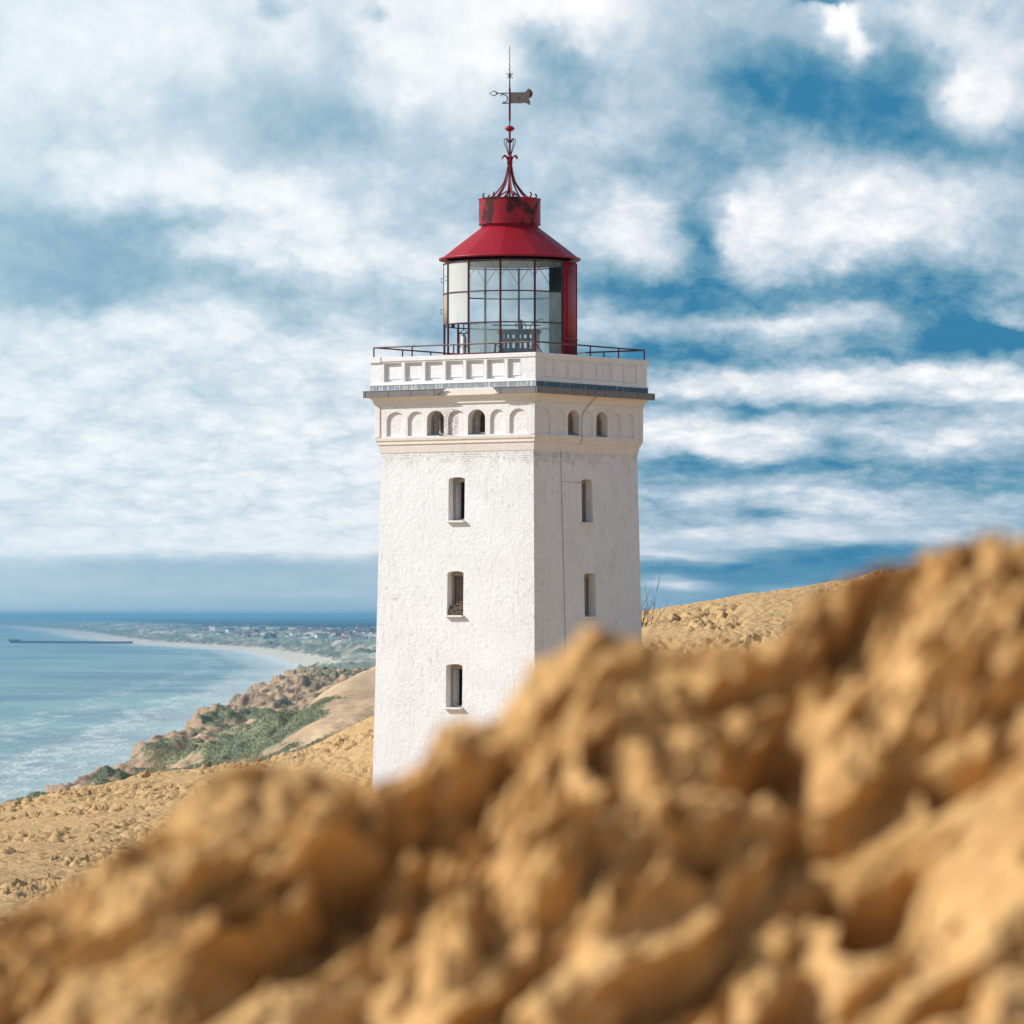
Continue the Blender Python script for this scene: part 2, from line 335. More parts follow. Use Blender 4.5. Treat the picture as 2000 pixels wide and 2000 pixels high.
# ------------------------------------------------------------------ object helpers
def tag(o, label=None, cat=None, group=None, kind=None):
    if label: o['label'] = label
    if cat: o['category'] = cat
    if group: o['group'] = group
    if kind: o['kind'] = kind
    return o
def empty(name, loc=(0, 0, 0), **kw):
    o = bpy.data.objects.new(name, None); COL.objects.link(o); o.location = loc
    o.empty_display_size = 0.3
    return tag(o, **kw)
class MB:
    """collects raw geometry, builds one mesh object"""
    def __init__(self): self.v = []; self.f = []; self.mi = []
    def add(self, vs, fs, mi=0):
        b = len(self.v); self.v += [tuple(x) for x in vs]; self.f += [tuple(i + b for i in q) for q in fs]; self.mi += [mi] * len(fs)
        return self
    def box(self, x0, x1, y0, y1, z0, z1, M=None, mi=0):
        vs = [Vector((x, y, z)) for x in (x0, x1) for y in (y0, y1) for z in (z0, z1)]
        if M is not None: vs = [M @ q for q in vs]
        return self.add(vs, [(0, 1, 3, 2), (4, 6, 7, 5), (0, 4, 5, 1), (2, 3, 7, 6), (0, 2, 6, 4), (1, 5, 7, 3)], mi)
    def tube(self, pts, r, n=8, mi=0, caps=True):
        pts = [Vector(q) for q in pts]; rr = r if isinstance(r, (list, tuple)) else [r] * len(pts)
        prev = None; rings = []
        for i, q in enumerate(pts):
            t = (pts[min(i + 1, len(pts) - 1)] - pts[max(i - 1, 0)]).normalized()
            if prev is None:
                a = Vector((0, 0, 1)) if abs(t.z) < 0.9 else Vector((1, 0, 0))
                u = t.cross(a).normalized()
            else:
                u = (prev - t * prev.dot(t)).normalized()
            prev = u; w = t.cross(u)
            rings.append([q + (u * math.cos(2 * math.pi * k / n) + w * math.sin(2 * math.pi * k / n)) * rr[i] for k in range(n)])
        vs = [p for ring in rings for p in ring]; fs = []
        for i in range(len(pts) - 1):
            for k in range(n):
                fs.append((i * n + k, i * n + (k + 1) % n, (i + 1) * n + (k + 1) % n, (i + 1) * n + k))
        if caps: fs += [tuple(range(n - 1, -1, -1)), tuple((len(pts) - 1) * n + k for k in range(n))]
        return self.add(vs, fs, mi)
    def lathe(self, prof, n=48, a0=0.0, a1=2 * math.pi, cx=0, cy=0, mi=0, rf=None):
        full = abs(a1 - a0 - 2 * math.pi) < 1e-6
        m = n if full else n + 1; vs = []; fs = []
        for (r, z) in prof:
            for k in range(m):
                a = a0 + (a1 - a0) * k / n
                R = r * (rf(a) if rf else 1)
                vs.append((cx + R * math.sin(a), cy - R * math.cos(a), z))
        for i in range(len(prof) - 1):
            for k in range(n):
                k2 = (k + 1) % m if full else k + 1
                fs.append((i * m + k, i * m + k2, (i + 1) * m + k2, (i + 1) * m + k))
        return self.add(vs, fs, mi)
    def square(self, prof, mi=0, close=True):
        """loft square courses: prof = [(side, z)...] rotated to the tower"""
        vs = []; fs = []
        for (s, z) in prof:
            for (a, b) in ((-1, -1), (1, -1), (1, 1), (-1, 1)):
                vs.append(rot(a * s / 2, b * s / 2, z))
        for i in range(len(prof) - 1):
            for k in range(4): fs.append((i * 4 + k, i * 4 + (k + 1) % 4, (i + 1) * 4 + (k + 1) % 4, (i + 1) * 4 + k))
        if close: fs += [(3, 2, 1, 0), tuple((len(prof) - 1) * 4 + k for k in range(4))]
        return self.add(vs, fs, mi)
    def build(self, name, mats, parent=None, smooth=False, bevel=0.0, loc=None):
        me = bpy.data.meshes.new(name); me.from_pydata(self.v, [], self.f)
        if not isinstance(mats, (list, tuple)): mats = [mats]
        for m in mats: me.materials.append(m)
        me.polygons.foreach_set('material_index', self.mi)
        bm = bmesh.new(); bm.from_mesh(me); bmesh.ops.recalc_face_normals(bm, faces=bm.faces); bm.to_mesh(me); bm.free()
        if smooth: me.polygons.foreach_set('use_smooth', [True] * len(me.polygons))
        me.update()
        o = bpy.data.objects.new(name, me); COL.objects.link(o)
        if parent is not None: o.parent = parent
        if loc is not None: o.location = loc
        if bevel:
            b = o.modifiers.new('bevel', 'BEVEL'); b.width = bevel; b.segments = 2; b.limit_method = 'ANGLE'
        return o
CP, SP = math.cos(PHI), math.sin(PHI)
def rot(x, y, z): return Vector((x * CP - y * SP, x * SP + y * CP, z))

def grid_mesh(name, X, Y, Z, m, smooth=True, attrs=None, parent=None, origin=(0, 0, 0)):
    r, c = X.shape
    me = bpy.data.meshes.new(name)
    co = np.empty((r * c, 3), np.float32)
    co[:, 0] = (X - origin[0]).ravel(); co[:, 1] = (Y - origin[1]).ravel(); co[:, 2] = (Z - origin[2]).ravel()
    me.vertices.add(r * c); me.vertices.foreach_set('co', co.ravel())
    idx = np.arange(r * c, dtype=np.int32).reshape(r, c)
    q = np.stack([idx[:-1, :-1], idx[:-1, 1:], idx[1:, 1:], idx[1:, :-1]], -1).reshape(-1, 4)
    nf = len(q)
    me.loops.add(nf * 4); me.loops.foreach_set('vertex_index', q.ravel())
    me.polygons.add(nf); me.polygons.foreach_set('loop_start', np.arange(nf, dtype=np.int32) * 4)
    me.polygons.foreach_set('loop_total', np.full(nf, 4, np.int32))
    me.polygons.foreach_set('use_smooth', np.full(nf, smooth, bool))
    me.update(calc_edges=True)
    if attrs:
        for k, a in attrs.items():
            if a.ndim == 3:
                at = me.color_attributes.new(k, 'FLOAT_COLOR', 'POINT')
                buf = np.ones((r * c, 4), np.float32); buf[:, :3] = a.reshape(-1, 3); at.data.foreach_set('color', buf.ravel())
            else:
                at = me.attributes.new(k, 'FLOAT', 'POINT'); at.data.foreach_set('value', a.astype(np.float32).ravel())
    me.materials.append(m)
    o = bpy.data.objects.new(name, me); COL.objects.link(o); o.location = origin
    if parent is not None: o.parent = parent
    return o

# numpy gradient noise
def _hash(ix, iy, iz, seed):
    h = (ix.astype(np.int64) * 374761393 + iy.astype(np.int64) * 668265263 + iz.astype(np.int64) * 2147483647 + seed * 974634777) & 0xFFFFFFFF
    h = ((h ^ (h >> 13)) * 1274126177) & 0xFFFFFFFF
    h = ((h ^ (h >> 16)) * 2246822519) & 0xFFFFFFFF
    return h ^ (h >> 15)
_G = np.array([(1,1,0),(-1,1,0),(1,-1,0),(-1,-1,0),(1,0,1),(-1,0,1),(1,0,-1),(-1,0,-1),(0,1,1),(0,-1,1),(0,1,-1),(0,-1,-1),(1,1,0),(-1,1,0),(0,-1,1),(0,-1,-1)], float)
def pn(x, y, z=0.0, seed=0):
    x, y, z = np.broadcast_arrays(x, y, z)
    x0, y0, z0 = np.floor(x), np.floor(y), np.floor(z)
    fx, fy, fz = x - x0, y - y0, z - z0
    ux, uy, uz = (t * t * t * (t * (t * 6 - 15) + 10) for t in (fx, fy, fz))
    def gr(i, j, k):
        G = _G[_hash(x0 + i, y0 + j, z0 + k, seed) & 15]
        return G[..., 0] * (fx - i) + G[..., 1] * (fy - j) + G[..., 2] * (fz - k)
    def L(a, b, t): return a + (b - a) * t
    return L(L(L(gr(0,0,0), gr(1,0,0), ux), L(gr(0,1,0), gr(1,1,0), ux), uy), L(L(gr(0,0,1), gr(1,0,1), ux), L(gr(0,1,1), gr(1,1,1), ux), uy), uz)
def fbm(x, y, z=0.0, o=4, seed=0, gain=0.5):
    s = 0; a = 1.0
    for i in range(o):
        s = s + a * pn(x * 2 ** i, y * 2 ** i, np.asarray(z) * 2 ** i, seed + i); a *= gain
    return s
def billow(x, y, z=0.0, o=3, seed=0, gain=0.5):
    s = 0; a = 1.0
    for i in range(o):
        s = s + a * (np.abs(pn(x * 2 ** i, y * 2 ** i, np.asarray(z) * 2 ** i, seed + i)) * 2 - 0.4); a *= gain
    return s
def sst(t): t = np.clip(t, 0, 1); return t * t * (3 - 2 * t)

# ------------------------------------------------------------------ shoreline
SHX = [(-3000, -90), (0, -96), (500, -104), (1500, -128), (2500, -152), (3500, -182), (5000, -215), (5938, -251), (7111, -335), (8860, -482), (9600, -600), (11300, -870), (14400, -1250), (19860, -1843), (32000, -3333), (60000, -7200)]
def shore(y): return np.interp(y, [a for a, b in SHX], [b for a, b in SHX])

# sea -------------------------------------------------------------
def sea():
    ys = np.concatenate([np.linspace(-3000, 200, 40), 200 * (90000 / 200) ** np.linspace(0, 1, 500)[1:]])
    ss = np.concatenate([np.linspace(-60, 300, 200), 300 * (60000 / 300) ** np.linspace(0, 1, 120)[1:]])
    Yg, Sg = np.meshgrid(ys, ss, indexing='ij')
    Xg = shore(Yg) - Sg
    m, gg, p, o = mat('sea_water')
    co = gg.n('ShaderNodeTexCoord').outputs['Object']
    s = gg.n('ShaderNodeAttribute', attribute_name='offshore').outputs['Fac']
    y = gg.n('ShaderNodeAttribute', attribute_name='along').outputs['Fac']
    big = gg.noise(gg.xyz(gg.m('MULTIPLY', s, 0.0016), gg.m('MULTIPLY', y, 0.0010), 0.0), 1.6, 4, 0.6)
    col = gg.mix(gg.rng(s, 0.0, 900.0), (0.20, 0.42, 0.39), (0.06, 0.24, 0.29))
    col = gg.mix(gg.rng(big, 0.42, 0.62), col, (0.04, 0.16, 0.24))
    # breaker lines parallel to the shore, broken up
    sw = gg.m('ADD', s, gg.m('MULTIPLY', gg.m('SUBTRACT', gg.noise(gg.xyz(gg.m('MULTIPLY', s, 0.012), gg.m('MULTIPLY', y, 0.0035), 0.0), 1.0, 4, 0.6), 0.5), 120.0))
    line = gg.m('ABSOLUTE', gg.m('SINE', gg.m('MULTIPLY', sw, 0.055)))
    ff = gg.noise(gg.xyz(gg.m('MULTIPLY', s, 0.10), gg.m('MULTIPLY', y, 0.018), 0.0), 1.0, 7, 0.68)
    lace = gg.noise(gg.xyz(gg.m('MULTIPLY', s, 0.5), gg.m('MULTIPLY', y, 0.10), 0.0), 1.0, 6, 0.7)
    near = gg.rng(s, 340.0, 0.0)
    foam = gg.m('ADD', gg.m('MULTIPLY', near, 0.47), gg.m('ADD', gg.m('MULTIPLY', ff, 0.95), gg.m('MULTIPLY', gg.m('SUBTRACT', line, 0.6), gg.m('MULTIPLY', near, -0.22))))
    foam = gg.m('MULTIPLY', gg.rng(foam, 0.74, 0.98), gg.rng(lace, 0.30, 0.62))
    caps = gg.rng(gg.noise(gg.xyz(gg.m('MULTIPLY', s, 0.045), gg.m('MULTIPLY', y, 0.011), 3.0), 1.0, 6, 0.72), 0.68, 0.76)
    foam = gg.m('MAXIMUM', foam, gg.m('MULTIPLY', caps, 0.75))
    wash = gg.m('MULTIPLY', gg.rng(s, 90.0, 8.0), gg.rng(y, 2500.0, 6000.0, 1.0, 1.6))
    foam = gg.m('MAXIMUM', foam, gg.m('MULTIPLY', wash, 0.55))
    col = gg.mix(foam, col, (0.80, 0.82, 0.80))
    gg.set(p.inputs['Base Color'], col)
    gg.set(p.inputs['Roughness'], gg.m('MULTIPLY_ADD', foam, 0.6, 0.30))
    p.inputs['Specular IOR Level'].default_value = 0.35
    h = gg.m('ADD', gg.noise(gg.v('MULTIPLY', co, (0.5, 0.14, 1)), 1.0, 6, 0.7), gg.m('MULTIPLY', gg.noise(gg.v('MULTIPLY', co, (0.045, 0.018, 1)), 1.0, 4, 0.6), 3.0))
    bump(gg, h, 1.0, 1.1, p)
    tag(grid_mesh('sea', Xg, Yg, np.zeros_like(Xg), m, attrs={'offshore': Sg, 'along': Yg}), kind='structure')
sea()

# coastal land ----------------------------------------------------
XE = [(-3000, -42), (200, -40), (300, -38), (420, -41), (600, -48), (750, -53), (950, -59), (1160, -65), (1560, -74), (1780, -79), (2500, -98), (3500, -122)]
PE = [(-3000, 42), (300, 44), (420, 43.3), (600, 41.5), (750, 40), (950, 38.5), (1160, 38), (1560, 39), (1780, 39), (2200, 34), (3000, 25), (4200, 21), (5500, 24), (7000, 22), (9000, 15), (12000, 20), (60000, 30)]
def edge(y): return np.where(y < 3500, np.interp(y, [a for a, b in XE], [b for a, b in XE]), shore(y) + np.interp(y, [3500, 5000, 6500, 9000, 14000, 60000], [42, 60, 120, 90, 150, 260]))
def plat(y): return np.interp(y, [a for a, b in PE], [b for a, b in PE])
HILLS = [  # x, y, sx, sy, crest height
 (-26, 560, 8, 62, 50.5), (-22.0, 575, 3.2, 45, 48.6), (-34, 545, 7, 60, 46.0), (-16.0, 350, 3.4, 22, 51.9), (-18.6, 345, 3.0, 22, 50.4), (-23.7, 380, 3.4, 25, 50.0),
 (-35.2, 425, 3.2, 30, 47.6), (-39.2, 420, 3.5, 25, 46.4), (-29, 430, 7, 40, 46.4), (-47.5, 600, 4, 40, 44.3), (-42, 600, 5, 45, 45.3), (-55, 905, 6, 70, 44.2), (-48, 960, 8, 90, 41.5),
 (-60, 1160, 7, 90, 42.6), (-61, 1380, 8, 120, 43.2), (-58, 1520, 8, 120, 42.4), (-50, 1540, 9, 120, 42.6), (-44, 1250, 7, 110, 42.6), (-52, 1050, 7, 90, 42.0),
]
def coast_height(Xg, Yg):
    n1 = fbm(Xg * 0.06, Yg * 0.022, 0, 4, 3); n2 = fbm(Xg * 0.28, Yg * 0.085, 0, 4, 9)
    e = edge(Yg) + fbm(Yg * 0.018, Yg * 0 + 3.3, 0, 4, 21) * np.interp(Yg, [0, 600, 6000], [3.5, 6, 30])
    d = Xg - e                                   # metres inland of the cliff edge
    top = plat(Yg)
    h = top + 0
    for (cx, cy, sx, sy, hh) in HILLS:
        q = top + (hh - top) * np.exp(-np.abs((Xg - cx) / sx / 1.25) ** 1.35 - np.abs((Yg - cy) / sy / 1.2) ** 1.35)
        h = 0.5 * (h + q + np.sqrt((h - q) ** 2 + 0.5)) - 0.12
    # drift-sand slope rising inland
    rise = sst((Xg + 33.0 + (Yg - 750) * 0.004) / 15.0) * sst((Yg - 330) / 220) * (1 - sst((Yg - 790) / 160))
    h = np.maximum(h, top + (53.2 - top) * rise)
    h = h + sst((d - 30) / 120) * np.interp(Yg, [0, 900, 1500, 2500, 6000, 60000], [0, 0, 2, 2, 8, 12])
    h = h + n1 * 1.7 * (1 - 0.75 * rise) * np.interp(Yg, [0, 400, 3000, 8000], [.5, 1, 2, 4.0]) + n2 * 1.0 * (1 - 0.93 * rise) * np.interp(Yg, [0, 900, 1700], [.55, 1.3, 1.5])
    # cliff down to the beach
    xs = shore(Yg); cw = np.clip((e - xs) * np.interp(Yg, [300, 700, 1500], [0.14, 0.3, 0.5]), 5, 60)
    t = np.clip(-d / cw, 0, 1)
    gull = fbm(Xg * 0.05, Yg * 0.09, 0, 4, 40) * 2.2 + billow(Xg * 0.12, Yg * 0.16, 0, 3, 44) * 1.4
    beach = 3.2 * np.clip((Xg - xs) / np.maximum(e - cw - xs, 5), -1.2, 1)
    cliff = beach + (h - beach) * (1 - t ** 0.8) + gull * np.sin(math.pi * np.clip(t, 0, 1))
    H = np.where(d > 0, h, cliff)
    return H, d, t, rise, n1, n2
def mixc(a, b, t): return a + (np.asarray(b) - a) * t[..., None]
C_SAND, C_CLAY, C_GREEN, C_DKGREEN, C_STRAW = (0.56, 0.40, 0.25), (0.27, 0.185, 0.125), (0.25, 0.26, 0.15), (0.12, 0.155, 0.11), (0.36, 0.34, 0.17)
def veg_mask(Xg, Yg, d, rise, n1, n2):
    v = 0.05 + n1 * 1.1 + fbm(Xg * 0.13, Yg * 0.035, 5, 5, 77, .6) * 1.7
    for (cx, cy, sx, sy, w) in [(-26, 560, 13, 90, 1.1), (-36, 540, 12, 70, .7), (-17, 350, 6, 26, .7), (-33, 430, 11, 55, 1.0), (-55, 905, 7, 80, 1.3), (-24, 380, 5, 30, .7), (-24, 470, 8, 60, .3), (-46, 610, 7, 50, .3), (-11.3, 400, 1.6, 30, .9)]:
        v = v + w * np.exp(-((Xg - cx) / sx) ** 2 - ((Yg - cy) / sy) ** 2)
    for (cx, cy, sx, sy, w) in [(-38, 700, 9, 70, -.9), (-58, 1250, 14, 200, -.45), (-50, 780, 14, 60, -.5), (-14, 540, 6, 130, -1.1)]:
        v = v + w * np.exp(-((Xg - cx) / sx) ** 2 - ((Yg - cy) / sy) ** 2)
    v = v - rise * 2.4 * sst((Yg - 470) / 130)
    steep = coast_height(Xg, Yg)[0] - coast_height(Xg - 1.0, Yg)[0]
    return np.clip((v - 0.35) * 2.2, 0, 1) * (1 - sst((steep - 0.95) / 0.6))
def coast_color(Xg, Yg, H, d, t, rise, n1, n2):
    veg = veg_mask(Xg, Yg, d, rise, n1, n2)
    c = np.broadcast_to(np.array(C_SAND), Xg.shape + (3,)).copy()
    brown = np.clip(0.35 + fbm(Xg * 0.15, Yg * 0.05, 2, 4, 60) * 1.6 + np.interp(Yg, [600, 1000, 1700], [0, .35, .4]) , 0, 1) * (1 - rise * sst((Yg - 430) / 150))
    c = mixc(c, C_CLAY, np.clip(brown, 0, .85) * 0.75)
    gsel = np.clip(0.5 + fbm(Xg * 0.25, Yg * 0.08, 3, 3, 81) * 1.5, 0, 1)
    gr = mixc(np.broadcast_to(np.array(C_DKGREEN), Xg.shape + (3,)).copy(), C_GREEN, gsel)
    dry = np.exp(-((Xg + 17) / 6) ** 2 - ((Yg - 350) / 30) ** 2) + 0.5 * np.exp(-((Xg + 24) / 5) ** 2 - ((Yg - 380) / 34) ** 2)
    gr = mixc(gr, C_STRAW, np.clip(dry, 0, .8))
    gr = mixc(gr, C_DKGREEN, 0.8 * np.exp(-((Xg + 36) / 7) ** 2 - ((Yg - 430) / 40) ** 2))
    c = mixc(c, 0, np.zeros_like(Xg)); c = c + (gr - c) * veg[..., None]
    stp = H - coast_height(Xg - 1.0, Yg)[0]
    c = mixc(c, 0, np.zeros_like(Xg)) + (np.array(C_CLAY) * 1.15 - c) * (sst((stp - 0.8) / 0.6) * 0.8)[..., None]
    cl = sst((-d) / 2.0)                               # bare clay face below the edge
    face = mixc(np.broadcast_to(np.array(C_CLAY), Xg.shape + (3,)).copy(), C_SAND, np.clip(0.3 + n2 * 1.5, 0, 1) * 0.6)
    cgv = np.clip(fbm(Xg * 0.1, Yg * 0.06, 1, 3, 90) * 2.5 + np.interp(Yg, [1500, 3500], [-.2, .5]), 0, 1)
    face = face + (np.array((0.14, 0.16, 0.10)) - face) * (cgv * .8)[..., None]
    c = c + (face - c) * cl[..., None]
    bch = sst((4.2 - H) / 1.2)
    c = c + (np.array((0.60, 0.52, 0.42)) - c) * bch[..., None]
    return c, veg * (1 - cl)

def coast():
    ys = np.concatenate([np.linspace(-3000, 175, 30), 175 * (2600 / 175) ** np.linspace(0, 1, 900)[1:]])
    ss = np.concatenate([np.linspace(-8, 36, 40), np.linspace(36, 125, 330)[1:], 125 * (3000 / 125) ** np.linspace(0, 1, 60)[1:]])
    Yg, Sg = np.meshgrid(ys, ss, indexing='ij')
    Xg = shore(Yg) + Sg
    H, d, t, rise, n1, n2 = coast_height(Xg, Yg)
    H = np.where(Sg <= 0, 0.05 * Sg, H)
    H = np.minimum(H, 56.5)
    c, veg = coast_color(Xg, Yg, H, d, t, rise, n1, n2)
    o = grid_mesh('coastal_dunes', Xg, Yg, H, M_COAST, attrs={'albedo': c}); tag(o, kind='structure')
coast()

# far coast -------------------------------------------------------
def far_coast():
    ys = 2600 * (52000 / 2600) ** np.linspace(0, 1, 620)
    ss = np.concatenate([np.linspace(-30, 260, 110), 260 * (14000 / 260) ** np.linspace(0, 1, 220)[1:]])
    Yg, Sg = np.meshgrid(ys, ss, indexing='ij')
    Xg = shore(Yg) + Sg
    H, d, t, rise, n1, n2 = coast_height(Xg, Yg)
    # inland hills carrying woods, near eye level
    hill = fbm(Xg * 0.0009, Yg * 0.00028, 0, 4, 101)
    tgt = 57.5 + hill * 5.5 + np.interp(Yg, [9000, 30000, 45000], [0.0, 1.5, 4])
    w = sst((Sg - np.interp(Yg, [9000, 14000, 40000], [140, 130, 600])) / np.interp(Yg, [10000, 15000, 40000], [330, 420, 900])) * sst((Yg - 9600) / 3400)
    trees = np.clip(0.72 + fbm(Xg * 0.0022, Yg * 0.0007, 0, 5, 120) * 1.6, 0, 1)
    forest = sst((trees - 0.35) * 3) * w
    H = H + forest * (2.2 + 2.2 * fbm(Xg * 0.03, Yg * 0.004, 0, 3, 130))
    H = np.where(Sg <= 0, 0.03 * Sg, H)
    c = np.broadcast_to(np.array((0.24, 0.27, 0.21)), Xg.shape + (3,)).copy()
    dn = np.clip(0.2 + fbm(Xg * 0.006, Yg * 0.0011, 0, 5, 140) * 2.2, 0, 1)
    c = mixc(c, (0.62, 0.55, 0.43), dn * (1 - forest) * np.clip(1.3 - (Sg) / 1500.0, 0.05, 1))
    c = mixc(c, (0.08, 0.11, 0.06), np.clip(-.1 + fbm(Xg * 0.012, Yg * 0.0026, 9, 4, 150) * 2.4, 0, 1) * .85)
    c = mixc(c, (0.012, 0.028, 0.022), np.clip(forest * 1.3, 0, 1))
    cl = sst((-d) / 4.0) * (1 - sst((4.2 - H) / 1.2))
    face = mixc(np.broadcast_to(np.array((0.13, 0.15, 0.09)), Xg.shape + (3,)).copy(), (0.42, 0.35, 0.26), np.clip(fbm(Xg * 0.03, Yg * 0.02, 0, 4, 155) * 2.5, 0, 1))
    c = c + (face - c) * cl[..., None]
    b = sst((4.4 - H) / 1.0) * (Sg > -40)
    c = c + (np.array((0.70, 0.62, 0.50)) - c) * b[..., None]
    tag(grid_mesh('far_coast', Xg, Yg, H, M_FARLAND, attrs={'albedo': c}), kind='structure')
far_coast()
def land_z(x, y):
    X_, Y_ = np.array([[float(x)]]), np.array([[float(y)]])
    return float(coast_height(X_, Y_)[0][0, 0])

# mid dune with the tower --------------------------------------------
CR = [(-60, 51.5), (-24, 53.1), (-17.7, 53.5), (-10.8, 54.65), (-8.4, 55.15), (-7.0, 55.65), (-4.8, 56.65), (0, 58.7), (4.6, 60.36), (8, 60.85), (12.4, 61.45), (20, 62.4), (60, 63.5)]
def dune_z(X, Y, detail=True):
    cr = np.interp(X, [a for a, b in CR], [b for a, b in CR])
    bx = np.interp(Y, [-60, 12, 95, 125, 400], [58.2, 58.3, 53.4, 53.62, 53.6]) + sst((X - 20) / 60) * 3
    yc = 170 + 2.5 * np.sin(X * 0.21) + 1.2 * np.sin(X * 0.53 + 1)
    t = np.clip((Y - 118) / (yc - 118), 0, 1)
    front = bx + (cr - bx) * (t * t * (2.1 - 1.1 * t))
    back = cr - 0.3 * (Y - yc) * np.clip((Y - yc) / 3.0, 0.0, 1)
    z = np.where(Y < yc, front, back)
    # hollow scoured around the tower
    rr = np.hypot(X - TWX, Y - (TWY - 1.5)); z = z - 3.2 * np.exp(-(rr / 6.0) ** 2) * sst((60.0 - z + 3) / 3)
    z = z + fbm(X * 0.10, Y * 0.05, 0, 3, 200) * 0.35 * np.clip((Y - 60) / 40, 0, 1)
    if detail:
        # trampled, wind-pitted surface
        warp = fbm(X * 0.7, Y * 0.35, 0, 2, 210) * 0.8
        amp = 0.035 + 0.13 * sst(0.5 + fbm(X * 0.26, Y * 0.16, 0, 4, 215) * 3.6)
        smooth_band = np.clip(1.15 - 0.9 * np.exp(-((Y - 112 - X * .3) / 4) ** 2) , 0.15, 1)
        wx = fbm(X * 1.3, Y * 0.6, 0, 3, 211) * 0.55; wy = fbm(X * 1.1, Y * 0.5, 4, 3, 212) * 0.9
        b = billow((X + wx) * 2.6, (Y + wy) * 1.05, 0, 4, 220, 0.68) * (0.6 + 0.8 * sst(0.5 + 2 * pn(X * .6, Y * .25, 0, 222)))
        pits = np.minimum(pn((X + wx) * 4.2, (Y + wy) * 1.9, 0, 230), 0.04) * 1.7 + np.minimum(pn((X - wx) * 1.9, (Y + wy) * .8, 0, 231), 0.0) * 1.6
        z = z + (b * 0.75 + pits) * amp * smooth_band
    edge_drop = sst((-X - 30) / 25) * 14 + sst((X - 60) / 30) * 14
    return z - edge_drop
def dunes():
    xs = np.concatenate([np.linspace(-62, -21, 60), np.linspace(-21, 17, 480)[1:], np.linspace(17, 95, 70)[1:]])
    ys = np.concatenate([np.linspace(11, 98, 90), np.linspace(98, 176, 780)[1:], np.linspace(176, 260, 50)[1:]])
    Yg, Xg = np.meshgrid(ys, xs, indexing='ij')
    tag(grid_mesh('sand_dune', Xg, Yg, dune_z(Xg, Yg), M_SAND), kind='structure')
dunes()
def dz_at(x, y): return float(dune_z(np.array([float(x)]), np.array([float(y)]), False)[0])

# foreground bank of clumped wet sand -----------------------------------
RPX = [(-300, 1900), (0, 1790), (60, 1765), (130, 1725), (230, 1660), (310, 1612), (385, 1530), (440, 1500), (500, 1488), (600, 1502), (680, 1522), (740, 1528), (800, 1508), (845, 1468), (868, 1418), (900, 1398), (935, 1415), (985, 1395), (1015, 1340), (1045, 1292), (1095, 1275), (1128, 1240), (1150, 1222), (1185, 1228), (1235, 1246), (1290, 1258), (1350, 1268), (1385, 1252), (1450, 1262), (1520, 1250), (1552, 1215), (1575, 1165), (1640, 1135), (1700, 1112), (1780, 1090), (1830, 1072), (1870, 1062), (1905, 1050), (1945, 1030), (1975, 1045), (2000, 1052), (2300, 1000)]
def ridge_dist(px): return np.interp(px, [-300, 0, 500, 1000, 2000, 2300], [7.2, 7.3, 7.35, 7.3, 7.0, 6.9])
